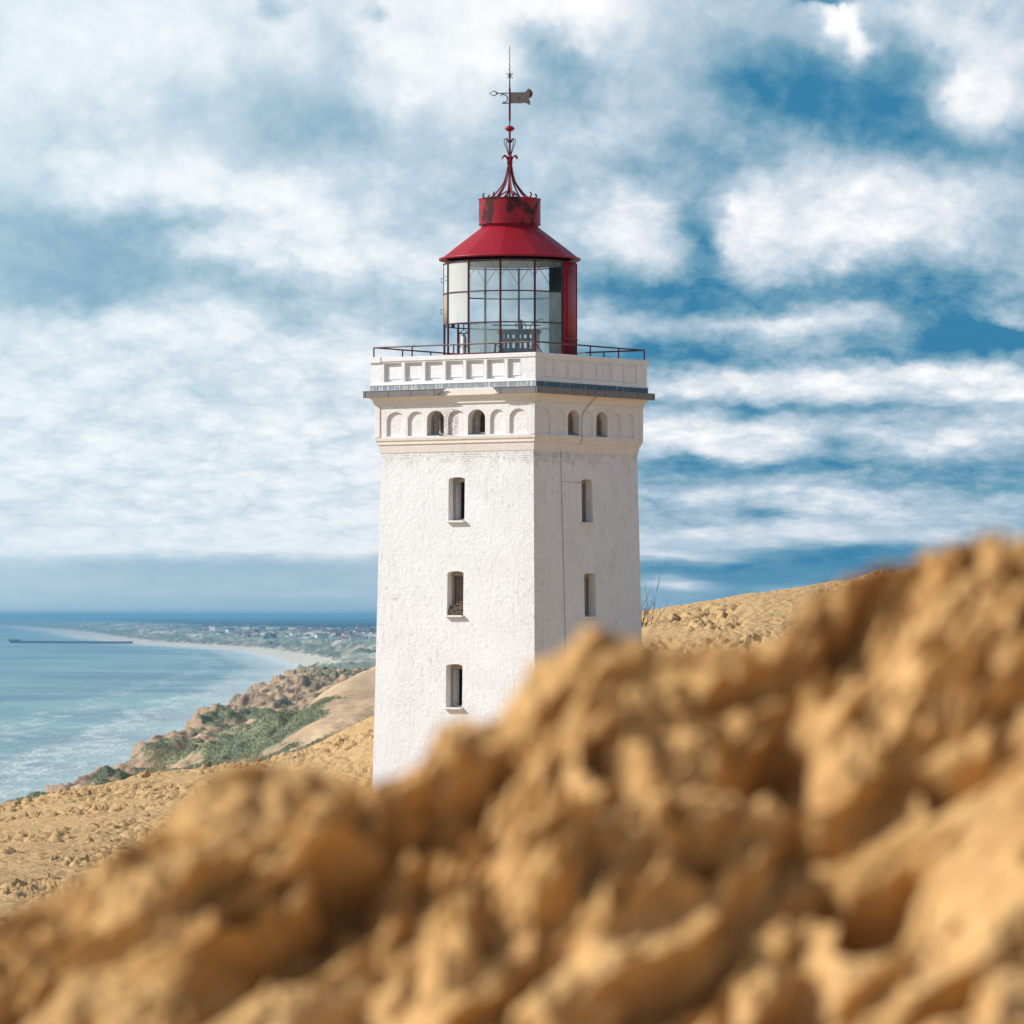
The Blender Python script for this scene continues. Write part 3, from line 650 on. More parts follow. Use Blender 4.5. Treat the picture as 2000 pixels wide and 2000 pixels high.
def bank():
    nu = 680
    u = np.linspace(-1.2, 1.25, nu)
    pp = np.array([p for p, _ in RPX], float); qq = np.array([q for _, q in RPX], float)
    pf = np.linspace(-300, 2300, 900); qf = np.interp(pf, pp, qq); rd = ridge_dist(pf)
    xr = (pf - 1000) * rd / F
    rz = np.interp(u, xr, ZC + (HOR - qf) * rd / F) - 0.012
    ry = np.interp(u, xr, rd)
    zb = ZC - 0.70
    K = 1.3
    t_face = np.linspace(0, 1, 560)
    rows = []
    for k in np.linspace(0, 1, 60, endpoint=False):              # apron towards the camera
        yb = ry - (rz - zb) * K; yy = -9 + (yb + 9) * k; rows.append((yy, np.where(yy > 1, zb - (yb - yy) * 0.16, zb - (yb - 1) * .16 - (1 - yy) * .04)))
    for t in t_face: rows.append((ry - (1 - t) * (rz - zb) * K, zb + (rz - zb) * t))
    for k in np.linspace(0, 1, 110)[1:]:
        yy = ry + 4.5 * k ** 1.6; rows.append((yy, np.maximum(rz - (yy - ry) * 0.8, ZC - 1.9)))
    Vg = np.array([r[0] for r in rows]); z = np.array([r[1] for r in rows]); Ug = np.broadcast_to(u, Vg.shape).copy()
    TF = np.concatenate([np.zeros(60), t_face, np.ones(109)])[:, None] * np.ones(nu)[None]
    D = Vg - ry[None]                                            # distance behind the crest
    act = sst((Vg - (ry - (rz - zb) * K)[None] + 1.0) / 0.8) * (1 - sst((D - 0.8) / 1.2))
    cre = np.exp(-(D / 0.10) ** 2)
    X3, Y3, Z3 = Ug, Vg, z
    wx = fbm(X3 * 5, Y3 * 4, Z3 * 5, 3, 310) * 0.06; wz = fbm(X3 * 5 + 9, Y3 * 4, Z3 * 5, 3, 311) * 0.05
    D1 = (X3 + wx) * 0.84 + (Z3 + wz) * 0.54; D2 = -(X3 + wx) * 0.54 + (Z3 + wz) * 0.84      # strata climb to the right
    big = fbm(D1 * 2.8, D2 * 9.5, Y3 * 1.6, 2, 315)
    med = billow(D1 * 8.5, D2 * 20.0, Y3 * 5.5, 2, 330, 0.6)
    sml = billow(D1 * 26.0, D2 * 42.0, Y3 * 18.0, 2, 336, 0.6)
    tny = fbm(X3 * 62, Y3 * 50, Z3 * 62, 2, 340)
    pit = sst((pn(D1 * 6.0, D2 * 13.0, Y3 * 3.5, 345) - 0.17) * 4.0)
    rough = 0.35 + 0.95 * sst(0.5 + 2.0 * pn(X3 * 2.1, Y3 * 1.0, Z3 * 3.2 + 5.5, 347))
    disp = (0.15 * big * (1 - .5 * cre) + rough * 0.066 * med * (1 - .3 * cre) + rough * 0.030 * sml + 0.005 * tny - 0.14 * pit * (1 - .8 * cre)) * act
    shelf = 0.06 * np.sin((D2 * 17.0 + 2.5 * fbm(X3 * 2, Y3 * 2, Z3 * 2, 2, 350))) * act * (1 - cre)
    nyv, nzv = -0.80, 0.55
    dyv = (disp + shelf) * nyv; dz = (disp - 0.3 * shelf) * nzv; dxv = 0.02 * med * act
    # settle the crest so that its skyline keeps the height of the bank's crest
    for it in range(4):
        Yp = Vg + dyv; sl = np.where(Yp > 2.5, (z + dz - ZC) / Yp, -9)
        am = sl.argmax(0)[None]; cur = sl.max(0); yc = np.take_along_axis(Yp, am, 0)[0]
        pxc = 1000 + F * (u + np.take_along_axis(dxv, am, 0)[0]) / yc
        want = (HOR - np.interp(pxc, pp, qq)) / F
        dif = want - cur
        def sm(q_, sg):
            n_ = int(sg * 3) + 1; kk = np.exp(-(np.arange(-n_, n_ + 1) / sg) ** 2); kk /= kk.sum(); return np.convolve(np.pad(q_, n_, 'edge'), kk, 'valid')
        lowf = sm(dif, 34.0); hif = sm(dif - lowf, 3.5)
        z = z + lowf[None] * Yp * sst(TF * 1.3 - 0.1) * (1 - sst((D - .8) / 1.5)) + hif[None] * Yp * np.exp(-(np.minimum(D, 0) / 0.16) ** 2) * (1 - sst((D - .3) / 0.6))
    o = grid_mesh('foreground_sand', Ug + dxv, Vg + dyv, z + dz, M_SAND_FG)
    tag(o, kind='structure')
bank()
# sand beside and behind the camera, meeting the bank
def near_ground():
    xs = np.linspace(-70, 90, 120); ys = np.linspace(-80, 30, 90)
    Yg, Xg = np.meshgrid(ys, xs, indexing='ij')
    base = np.interp(Yg, [-80, 0, 11, 30], [56.5, 58.0, 58.0, 56.8])
    z = base + fbm(Xg * 0.08, Yg * 0.08, 0, 3, 400) * 0.25 - 0.2
    z = z - sst((-Xg - 30) / 25) * 12
    tag(grid_mesh('dune_ground', Xg, Yg, z, M_SAND), kind='structure')
near_ground()

# ------------------------------------------------------------------ lighthouse
LH = empty('lighthouse', (TWX, TWY, Z_GROUND), label='square white rendered lighthouse with a red lantern roof standing among sand dunes', cat='lighthouse')
ZG = Z_GROUND
# face coordinates from where a mark appears: left face = local -Y, right face = local +X
def La(px, s):
    k = (px - 1000) / F                                    # X = k*Y
    # X = TWX + a*CP + s/2*SP... solve for a with (x=a, y=-s/2)
    return (k * (TWY - s / 2 * CP) - TWX - s / 2 * SP) / (CP - k * SP)
def Lz(px, py, s):
    a = La(px, s); Y = TWY + a * SP - s / 2 * CP
    return ZC + (HOR - py) * Y / F - ZG
def Rb(px, s):
    k = (px - 1000) / F
    return (k * (TWY + s / 2 * SP) - TWX - s / 2 * CP) / (-SP - k * CP)
def Rz(px, py, s):
    b = Rb(px, s); Y = TWY + s / 2 * SP + b * CP
    return ZC + (HOR - py) * Y / F - ZG
def zl(py, s): return zc(py, s) - ZG
def sgn_face(face, a, off, s):
    """point on a face: a along it, off outward; returns local xy"""
    if face == 'L': return a, -s / 2 - off
    return s / 2 + off, a
def fbox(mb, face, a0, a1, o0, o1, z0, z1, s, mi=0):
    if face == 'L': pts = [(a, -s / 2 - o) for a in (a0, a1) for o in (o0, o1)]
    elif face == 'R': pts = [(s / 2 + o, a) for a in (a0, a1) for o in (o0, o1)]
    elif face == 'B': pts = [(a, s / 2 + o) for a in (a0, a1) for o in (o0, o1)]
    else: pts = [(-s / 2 - o, a) for a in (a0, a1) for o in (o0, o1)]
    vs = [rot(p[0], p[1], z) for p in pts for z in (z0, z1)]
    mb.add(vs, [(0, 1, 3, 2), (4, 6, 7, 5), (0, 4, 5, 1), (2, 3, 7, 6), (0, 2, 6, 4), (1, 5, 7, 3)], mi)
def arch_prism(mb, face, a0, a1, o0, o1, z0, z1, rise, s, n=10):
    """opening with an arched head (z1 = crown)"""
    ac = (a0 + a1) / 2; w = (a1 - a0) / 2
    prof = [(a0, z0), (a1, z0)]
    for k in range(n + 1):
        t = math.pi * k / n
        prof.append((ac + w * math.cos(t), z1 - rise + rise * math.sin(t)))
    m = len(prof); vs = []
    for o in (o0, o1):
        for (a, z) in prof:
            x, y = sgn_face(face, a, o, s) if face in 'LR' else ((a, s / 2 + o) if face == 'B' else (-s / 2 - o, a))
            vs.append(rot(x, y, z))
    fs = [tuple(range(m)), tuple(range(2 * m - 1, m - 1, -1))] + [(k, (k + 1) % m, m + (k + 1) % m, m + k) for k in range(m)]
    mb.add(vs, fs)
def boolean(o, cutter):
    mod = o.modifiers.new('cut', 'BOOLEAN'); mod.operation = 'DIFFERENCE'; mod.solver = 'EXACT'; mod.object = cutter
    dg = bpy.context.evaluated_depsgraph_get()
    me = bpy.data.meshes.new_from_object(o.evaluated_get(dg))
    o.modifiers.clear(); old = o.data; o.data = me; bpy.data.meshes.remove(old)
    me.name = o.name
    cm = cutter.data; bpy.data.objects.remove(cutter); bpy.data.meshes.remove(cm)

# side lengths (metres) of the courses
S_CAP, S_PAR, S_GUT, S_ARC, S_SH0, S_SH1 = 6.20, 6.14, 6.46, 5.92, 5.69, 6.06
z_sh_top = zl(862, S_SH0); z_bot = 0.0
def s_shaft(z): return S_SH0 + (z_sh_top - z) / (z_sh_top - zl(1508, 6.05)) * (S_SH1 - S_SH0)
# shaft
mb = MB(); mb.square([(s_shaft(-2.0), -2.0), (s_shaft(6), 6), (S_SH0, z_sh_top + 0.1)])
shaft = mb.build('tower_wall', M_STUCCO, LH)
cut = MB()
cut.square([(s_shaft(-2) - 1.5, -1.5), (S_SH0 - 1.3, z_sh_top - 0.25)])
boolean(shaft, cut.build('cutter', M_STUCCO, LH))
cut = MB(); WIN = []
for (x0, x1, y0, y1) in ((876, 907.5, 932, 1017), (873.5, 905, 1115.5, 1202), (871, 903, 1297, 1382)):
    zm = zl((y0 + y1) / 2, 5.8); s = s_shaft(zm)
    a0, a1 = La(x0, s), La(x1, s); zz0, zz1 = Lz((x0 + x1) / 2, y1, s), Lz((x0 + x1) / 2, y0, s)
    arch_prism(cut, 'L', a0, a1, 0.4, -1.2, zz0, zz1, 0.07, s); WIN.append(('L', a0, a1, zz0, zz1, s))
for (x0, x1, y0, y1) in ((1136, 1157.5, 935.7, 1021), (1141.5, 1163.5, 1119, 1204.5), (1147, 1169, 1300, 1386)):
    zm = zl((y0 + y1) / 2, 5.8); s = s_shaft(zm)
    b0, b1 = Rb(x0, s), Rb(x1, s); zz0, zz1 = Rz((x0 + x1) / 2, y1, s), Rz((x0 + x1) / 2, y0, s)
    arch_prism(cut, 'R', b0, b1, 0.4, -1.2, zz0, zz1, 0.09, s); WIN.append(('R', b0, b1, zz0, zz1, s))
boolean(shaft, cut.build('cutter', M_STUCCO, LH))

def window_part(face, a0, a1, z0, z1, s, idx):
    rd = 0.24
    mb = MB(); fw = 0.045
    # frame set back in the reveal: jambs, head, lower rail
    fbox(mb, face, a0, a0 + fw + 0.015, -rd - 0.07, -rd, z0, z1 - 0.06, s); fbox(mb, face, a1 - fw, a1, -rd - 0.07, -rd, z0, z1 - 0.06, s)
    fbox(mb, face, a0 + fw + 0.015, a1 - fw, -rd - 0.07, -rd, z1 - 0.15, z1 - 0.01, s); fbox(mb, face, a0 + fw + 0.015, a1 - fw, -rd - 0.07, -rd, z0, z0 + 0.06, s)
    fr = mb.build('window_frame', M_WOOD, LH, bevel=0.006)
    sb = MB(); fbox(sb, face, a0 - 0.03, a1 + 0.04, -0.235, 0.14, z0 - 0.055, z0 + 0.004, s)
    sb.build('sill', M_PARAPET, fr, bevel=0.01)
    if idx == 1:
        b = MB(); fbox(b, face, a0 + 0.02, a1 - 0.02, -rd - 0.13, -rd - 0.105, z0, z1, s)
        b.build('board', M_SHUTTER, fr)
    if face == 'R':
        b = MB(); fbox(b, face, a0 + 0.08, a1, -rd - 0.3, -rd - 0.26, z0, z1, s)
        b.build('board', M_SHUTTER, fr)
    return fr
for i, wdw in enumerate(WIN): window_part(*wdw, i)

# bird nest of sticks on the sill of the middle window
def nest():
    f_, a0, a1, z0, z1, s = WIN[1]
    mb = MB(); R_ = random.Random(5)
    for k in range(260):
        a = R_.uniform(a0 + 0.03, a1 - 0.05); z = z0 + 0.01 + abs(R_.gauss(0, 0.16)); o = -R_.uniform(0.04, 0.26)
        if z > z0 + 0.42: continue
        L_ = R_.uniform(0.05, 0.15); th = R_.uniform(-0.5, 0.5)
        a_, b_ = max(a0 + .01, a - L_ * math.cos(th)), min(a1 - .01, a + L_ * math.cos(th))
        p = [rot(*sgn_face('L', a_, o, s), z - L_ * math.sin(th) * .5 + .02), rot(*sgn_face('L', b_, o + R_.uniform(-.03, .03), s), z + L_ * math.sin(th) * .5 + .02)]
        mb.tube(p, 0.006 + 0.006 * R_.random(), 5)
    o = mb.build('bird_nest', plain('nest_sticks', (0.20, 0.14, 0.10), 0.95, 0, 0.5, 20))
    o.location = LH.location
    tag(o, 'heap of brown nest sticks in the middle window of the lit tower face', 'nest')
nest()

# ledge course under the arcade
mb = MB(); e = 0.0
mb.square([(S_SH0 + .02, zl(880, 5.7)), (5.74, zl(878, 5.7)), (5.80, zl(866, 5.75)), (5.80, zl(863, 5.75)), (5.88, zl(861.5, 5.8)), (5.88, zl(857, 5.8)), (5.95, zl(854, 5.9)), (5.97, zl(850, 5.95)), (5.97, zl(848, 5.95))])
mb.build('ledge_course', M_CREAM, LH)
# arcade storey
zA0, zA1 = zl(848, S_ARC) + 0.002, zl(783, S_ARC)
mb = MB(); mb.square([(S_ARC, zA0), (S_ARC, zA1 + 0.02)])
arc = mb.build('arcade_wall', M_ARCADE, LH)
cut = MB(); cut.square([(S_ARC - 1.3, zA0 - 0.1), (S_ARC - 1.3, zA1 + 0.1)])
boolean(arc, cut.build('cutter', M_ARCADE, LH))
cut = MB(); AW = []
LX = [(755, 790), (796, 829), (834, 867), (875, 910), (914, 947.5), (957, 986), (995, 1029)]
RX = [(1055, 1076), (1080, 1104), (1109, 1132), (1136, 1159), (1164.5, 1187), (1191, 1213), (1219, 1240)]
za0, zat = zA0 + 0.03, zl(796, S_ARC)
for face, arr, fn in (('L', LX, La), ('R', RX, Rb)):
    for i, (x0, x1) in enumerate(arr):
        a0, a1 = fn(x0, S_ARC), fn(x1, S_ARC)
        if i in (2, 4):
            arch_prism(cut, face, a0, a1, 0.3, -0.9, za0, zat, min((a1 - a0) / 2, 0.27), S_ARC); AW.append((face, a0, a1))
        else: arch_prism(cut, face, a0, a1, 0.3, -0.07, za0 + 0.01, zat - 0.01, min((a1 - a0) / 2, 0.27), S_ARC)
for face in 'BK':
    for i in range(7):
        a = -2.3 + i * 0.77
        arch_prism(cut, 'B' if face == 'B' else 'K', a - .3, a + .3, 0.3, -0.9 if i in (2, 4) else -0.07, za0, zat, 0.27, S_ARC)
boolean(arc, cut.build('cutter', M_ARCADE, LH))
for face, a0, a1 in AW:
    mb = MB(); rd = 0.22
    fbox(mb, face, a0, a0 + 0.05, -rd - 0.1, -rd, za0, zat - 0.25, S_ARC); fbox(mb, face, a1 - 0.05, a1, -rd - 0.1, -rd, za0, zat - 0.25, S_ARC)
    # curved head of the frame
    n = 8; ac = (a0 + a1) / 2; w = (a1 - a0) / 2; rz_ = min(w, .27); pts = []
    for k in range(n + 1):
        t = math.pi * k / n
        x, y = sgn_face(face, ac + (w - 0.015) * math.cos(t), -rd - 0.05, S_ARC); pts.append(rot(x, y, zat - rz_ + (rz_ - 0.03) * math.sin(t)))
    mb.tube(pts, 0.035, 6)
    fbox(mb, face, a0 + .05, a1 - .05, -rd - 0.1, -rd, za0, za0 + 0.08, S_ARC)
    fr = mb.build('arched_window', M_WOOD, LH)
    sb = MB(); fbox(sb, face, a0 + .002, a1 - .002, -0.215, -0.02, za0 - 0.005, za0 + 0.035, S_ARC)
    sb.build('sill', M_TEAL, fr)
    if face == 'R':
        b = MB(); fbox(b, face, a0 + .3, a1, -rd - 0.34, -rd - 0.3, za0, zat, S_ARC); b.build('board', M_SHUTTER, fr)
# arcade corner pilaster strips, a hand's breadth proud
mb = MB()
for (a, b) in ((-1, -1), (1, -1), (1, 1), (-1, 1)):
    h = S_ARC / 2
    def cb(x0, x1, y0, y1):
        vs = [rot(x, y, z) for x in (x0, x1) for y in (y0, y1) for z in (zA0 + .01, zA1 - .01)]
        mb.add(vs, [(0, 1, 3, 2), (4, 6, 7, 5), (0, 4, 5, 1), (2, 3, 7, 6), (0, 2, 6, 4), (1, 5, 7, 3)])
    x0, x1 = sorted((a * (h - 0.16), a * (h + 0.03))); y0, y1 = sorted((b * (h - 0.16), b * (h + 0.03)))
    mb = MB(); cb(x0, x1, y0, y1); mb.build('corner_pilaster', M_ARCADE, LH, bevel=0.01)
# cornice: concave flare up to the gutter
pr = [(S_ARC + .02, zA1 - 0.01), (S_ARC + .10, zA1), (S_ARC + .10, zA1 + 0.045)]
zc1 = zl(767, 6.3)
for k in range(9):
    t = k / 8; pr.append((S_ARC + .12 + (6.34 - S_ARC - .12) * (1 - math.cos(t * math.pi / 2)) , zA1 + 0.05 + (zc1 - zA1 - 0.05) * math.sin(t * math.pi / 2) * 1.0))
pr.append((6.34, zl(755, 6.3)))
pr.append((6.18, zl(753.5, 6.2)))
mb = MB(); mb.square(pr); mb.build('cornice', M_CREAM, LH)
# gutter: open box channel with joints; one length missing on the lit side
gz0, gz1 = zl(766.7, S_GUT), zl(754.3, S_GUT)
def gutter(face, a0, a1, skew0=0.0, skew1=0.0):
    mb = MB(); s = 6.34
    th = 0.012
    def quadbox(o0, o1, z0, z1):
        pts = []
        for (a, sk) in ((a0, skew0), (a1, skew1)):
            for o in (o0, o1):
                for z in (z0, z1):
                    aa = a + sk * (1 if z == z1 or z0 > gz0 + .1 else 0)
                    if face == 'L': q = (aa, -s / 2 - o)
                    elif face == 'R': q = (s / 2 + o, aa)
                    elif face == 'B': q = (aa, s / 2 + o)
                    else: q = (-s / 2 - o, aa)
                    pts.append(rot(*q, z))
        mb.add(pts, [(0, 1, 3, 2), (4, 6, 7, 5), (0, 4, 5, 1), (2, 3, 7, 6), (0, 2, 6, 4), (1, 5, 7, 3)])
    w = (S_GUT - s) / 2 + 0.02
    quadbox(0.002, w, gz0, gz0 + th); quadbox(w - th, w, gz0 + th, gz1); quadbox(w - th - .012, w + 0.012, gz1, gz1 + 0.015)
    n = max(1, int(abs(a1 - a0) / 0.85))
    for k in range(n + 1):
        a = a0 + 0.08 + (a1 - a0 - .16) * k / n
        fbox(mb, face, a - 0.012, a + 0.012, w, w + 0.010, gz0 - 0.004, gz1 + 0.006, s)
    return mb.build('gutter', M_GUTTER, LH)
hG = S_GUT / 2 + 0.02
aL0, aL1 = La(852, S_GUT), La(974, S_GUT)
gutter('L', -hG, aL0, 0, 0.35); gutter('L', aL1, hG, -0.2, 0)
gutter('R', -hG + 0.012, hG); gutter('B', -hG, hG); gutter('K', -hG, hG)
# blue-grey flashing strip and the white splashed ledge over it
mb = MB(); mb.square([(6.19, zl(753.5, 6.2) + .001), (6.20, zl(743.6, 6.2)), (6.10, zl(743.2, 6.2))]); mb.build('flashing', M_STRIP, LH)
mb = MB(); mb.square([(6.12, zl(743.4, 6.2)), (6.225, zl(743.2, 6.2)), (6.225, zl(741.6, 6.2)), (6.15, zl(740.4, 6.2))]); mb.build('plinth_course', M_PARAPET, LH)
# parapet with recessed stepped panels
pz0, pz1 = zl(741.0, S_PAR), zl(696.3, S_PAR)
mb = MB(); mb.square([(S_PAR, pz0), (S_PAR, pz1 + .01)])
par = mb.build('parapet', M_PARAPET, LH)
cut = MB(); cut.square([(S_PAR - 0.9, pz0 - .2), (S_PAR - 0.9, pz1 + .2)])
boolean(par, cut.build('cutter', M_PARAPET, LH))
cut = MB()
xl = [748.6, 789, 829, 869, 909, 949.5, 990, 1021]
pill = MB()
def panels(face, arr, depth=0.13):
    for i in range(7):
        a0, a1 = arr[i] + 0.02, arr[i + 1] - 0.085
        if face in 'R': depth = 0.045; a0, a1 = arr[i] + .03, arr[i + 1] - 0.03
        fbox(cut, face, a0, a1, 0.2, -depth, pz0 + 0.07, pz1 - 0.04, S_PAR)
        ii = 0.085 if face != 'R' else 0.05
        inner = MB(); fbox(inner, face, a0 + ii, a1 - ii, -depth - 0.02, -depth + 0.035, pz0 + 0.07 + ii, pz1 - 0.04 - ii * 1.2, S_PAR)
        inner.build('inset_panel', M_PARAPET, par, bevel=0.008)
panels('L', [La(x, S_PAR) for x in xl])
panels('R', [Rb(x, S_PAR) for x in (1061, 1083, 1109.5, 1137, 1166, 1193.5, 1220, 1245)])
lin = [-2.62 + 5.24 * k / 7 for k in range(8)]
panels('B', lin); panels('K', lin)
boolean(par, cut.build('cutter', M_PARAPET, LH))
# coping ring
cz0, cz1 = pz1 + 0.005, zl(687.2, S_CAP)
def ring(sides_out, sides_in, z0, z1, name, m, bevel=0.0):
    mb = MB()
    o_, i_ = sides_out / 2, sides_in / 2
    vs = []
    for z in (z0, z1):
        for h in (o_, i_):
            for (a, b) in ((-1, -1), (1, -1), (1, 1), (-1, 1)): vs.append(rot(a * h, b * h, z))
    fs = []
    for k in range(4):
        k2 = (k + 1) % 4
        fs += [(k, k2, 8 + k2, 8 + k), (4 + k2, 4 + k, 12 + k, 12 + k2), (8 + k, 8 + k2, 12 + k2, 12 + k), (k2, k, 4 + k, 4 + k2)]
    mb.add(vs, fs); return mb.build(name, m, LH, bevel=bevel)
ring(6.205, 5.15, cz0, cz1, 'coping', M_PARAPET, 0.012)
mb = MB()
for (a, b) in ((-1, -1), (-1, 1), (1, 1)):
    mb = MB(); x0, x1 = sorted((a * 2.68, a * 3.125)); y0, y1 = sorted((b * 2.68, b * 3.125))
    vs = [rot(x, y, z) for x in (x0, x1) for y in (y0, y1) for z in (cz0 - .03, cz1 + .012)]
    mb.add(vs, [(0, 1, 3, 2), (4, 6, 7, 5), (0, 4, 5, 1), (2, 3, 7, 6), (0, 2, 6, 4), (1, 5, 7, 3)])
    mb.build('corner_cap', M_PARAPET, LH, bevel=0.012)
# deck closing the tower
mb = MB(); dk = zl(712, 5.3); mb.square([(5.26, dk - 0.25), (5.26, dk)]); mb.build('deck', M_DECK, LH)
mb = MB(); mb.square([(4.7, zA0 - .3), (4.7, zA0 - .2)]); mb.build('inner_floor', M_DARK, LH)

# railing
rl = empty('railing'); rl.parent = LH
hr = 3.01; rz1 = zc(667, 6.02) - ZG; 
mb = MB(); c4 = [(-hr, -hr), (hr, -hr), (hr, hr), (-hr, hr)]
for k in range(4):
    p, q = c4[k], c4[(k + 1) % 4]
    mb.tube([rot(*p, rz1), rot(*q, rz1)], 0.024, 8)
mb.build('rail', M_BARS, rl)
for face, xs_, fn in (('L', (730, 805, 886, 967), La), ('R', (1045, 1096.8, 1153, 1208.2, 1258.8), Rb)):
    for x in xs_:
        a = fn(x, 2 * hr); pt = (a, -hr) if face == 'L' else (hr, a)
        if abs(a) > hr: pt = ((-hr if a < 0 else hr), -hr) if face == 'L' else (hr, (-hr if a < 0 else hr))
        m_ = MB(); m_.tube([rot(*pt, cz1 - 0.01), rot(*pt, rz1)], 0.022, 8); m_.build('post', M_BARS, rl)
for a in (-1.5, 0, 1.5, 3.01):
    for pt in ((a - (.02 if a > 3 else 0), hr), (-hr, a - 1e-3)):
        if pt[0] >= hr - .03 : continue
        m_ = MB(); m_.tube([rot(*pt, cz1 - 0.01), rot(*pt, rz1)], 0.022, 8); m_.build('post', M_BARS, rl)
for (dx_, dy_) in ((-1, 0), (0, 1), (-.8, .8)):
    mb = MB(); mb.tube([rot(hr, -hr, rz1 - 0.03), rot(hr + dx_ * 0.42, -hr - 0 + dy_ * 0.42, cz1 - .005)], 0.014, 6); mb.build('brace', M_BARS, rl)
mid = La(967, 2 * hr)
for d_ in (-.25, .25):
    mb = MB(); mb.tube([rot(mid, -hr, rz1 - 0.02), rot(mid + d_, -hr + .3, cz1 - .005)], 0.012, 6); mb.build('brace', M_BARS, rl)

# lantern --------------------------------------------------------------
RL = 2.05
zt, zb1, zb2, zbt = zf(508) - ZG, zf(567.2) - ZG, zf(628.5) - ZG, zf(688) - ZG
MA = [rad(-8 + 30 * k) for k in range(12)]     # mullion bearings, 0 = towards the camera, + = right
def pol(r, a, z): return Vector((r * math.sin(a), -r * math.cos(a), z))
def panel(a0, a1, z0, z1, m, name, r=RL - 0.01, th=0.006, holes=None, parent=None):
    mb = MB(); mb.lathe([(r, z0), (r, z1)], 8, a0, a1)
    o = mb.build(name, m, parent or lan, smooth=True)
    if name != 'glass_pane':
        so = o.modifiers.new('t', 'SOLIDIFY'); so.thickness = th
    return o
lan = empty('lantern'); lan.parent = LH
mb = MB()
mb.lathe([(RL - .09, dk), (RL + .02, dk), (RL + .02, zbt - 0.05), (RL + .05, zbt - 0.05), (RL + .05, zbt), (RL - .09, zbt)], 72)
mb.build('lantern_curb', M_REDDK, lan)
for i, a in enumerate(MA):
    m_ = MB(); m_.tube([pol(RL, a, zbt - .02), pol(RL, a, zt + .05)], 0.034, 8)
    # roof stays fanning out from the head of each mullion
    top = zt + 0.02; lo = zt - 0.48
    for sg in (-1, 1):
        m_.tube([pol(RL - .05, a, lo), pol(RL - .08, a + sg * rad(10), top)], 0.008, 5)
    m_.build('mullion', M_BARS, lan)
for zz in (zb1, zb2, zt):
    m_ = MB(); pts = [pol(RL + .005, rad(k * 6), zz) for k in range(60)]; pts.append(pts[0])
    m_.tube(pts, 0.021, 6, caps=False); m_.build('glazing_bar', M_BARS, lan)
# panels: k-th sector spans MA[k]..MA[k+1]
LV = [(zbt, zb2), (zb2, zb1), (zb1, zt)]
def shard(a0, a1, z0, z1, outline, m):
    """a broken pane: the part of it that is left, outline in 0..1 pane coordinates"""
    mb = MB(); vs = []
    for (u_, w_) in outline: vs.append(pol(RL - .01, a0 + (a1 - a0) * u_, z0 + (z1 - z0) * w_))
    me = mb.add(vs, [tuple(range(len(vs)))]); o = me.build('glass_pane', m, lan); return o
for k in range(12):
    a0, a1 = MA[k], MA[k] + rad(30)
    deg = (-8 + 30 * k)
    if deg in (52, 82, 112):
        panel(a0, a1, zbt, zt + .03, M_RED, 'red_sheet_panel', RL + 0.03, 0.02)
        panel(a0, a1, zbt, zt + .03, M_DARK, 'inner_lining', RL - 0.04, 0.01)  # dark sheet added so the red panels look dark from inside
        continue
    for j, (z0, z1) in enumerate(LV):
        if deg == 292 and j == 0: continue                       # -68..-38 lower pane gone
        if deg in (202, 232, 262) and j == 0: continue
        if deg == 262 and j == 1:
            panel(a0 + rad(8), a1, z0, z1, M_WOOD, 'hatch', RL, 0.03); continue
        if deg == 322 and j == 1:
            shard(a0, a1, z0, z1, [(1, 0), (1, 1), (.0, 1), (0, .78), (.12, .8), (.3, .9), (.5, .88), (.52, .55), (.45, .3), (.5, 0)], M_GLASS); continue
        if deg == 22 and j == 2:
            shard(a0, a1, z0, z1, [(0, 0), (.42, 0), (.35, .1), (.2, .14), (.08, .08), (0, .05)], M_GLASS); continue
        if deg == 22 and j == 1: 
            shard(a0, a1, z0, z1, [(0, 0), (1, 0), (1, 1), (.1, 1), (0, .96)], M_GLASSFROST); continue
        if deg in (142, 172) and j == 1:
            shard(a0, a1, z0, z1, [(0, 0), (.5, 0), (.62, .3), (.55, .7), (.4, 1), (0, 1)], M_GLASS); continue
        if deg == 202 and j == 1: continue
        mm = M_GLASS
        if deg == 292 : mm = M_GLASSMILK
        if deg == 262: mm = M_GLASSMILK
        if j == 0 and deg in (322, 22): mm = M_GLASSFROST
        if deg == 352 and j == 0: continue
        panel(a0, a1, z0, z1, mm, 'glass_pane')
# vertical seams and a lamp fitting on the red sheeting
mb = MB()
for dg_ in (53, 58, 82): mb.tube([pol(RL + .045, rad(dg_), zbt), pol(RL + .045, rad(dg_), zt)], 0.014, 6)
mb.lathe([(RL + .036, zbt + .47), (RL + .062, zbt + .47), (RL + .062, zbt + .51), (RL + .036, zbt + .51)], 20, rad(52), rad(140))
mb.build('sheet_seam', M_RED, lan)
mb = MB()
pc = pol(RL + .03, rad(60), zt - 0.28); rr_ = [pol(RL + .07, rad(60), zt - .28) + Vector((0.055 * math.cos(t), .02 * math.cos(t), .10 * math.sin(t))) for t in np.linspace(0, 2 * math.pi, 13)]
mb.tube(rr_, .016, 6, caps=False); mb.build('vent_ring', M_RED, lan)
# hand grips on the weather side
for (aa, zz) in ((-82, zb1 + .42), (-72, zb1 + .46), (-84, zb2 + .42)):
    m_ = MB(); a = rad(aa)
    m_.tube([pol(RL, a, zz - .07), pol(RL + .09, a, zz - .07), pol(RL + .09, a, zz + .07), pol(RL, a, zz + .07)], .010, 5)
    m_.build('hand_grip', M_IRON, lan)
# ceiling
ze = za(509) - ZG
mb = MB(); mb.lathe([(0.01, zt + .10), (RL - .02, zt + .035)], 48); mb.build('ceiling', M_CEIL, lan)

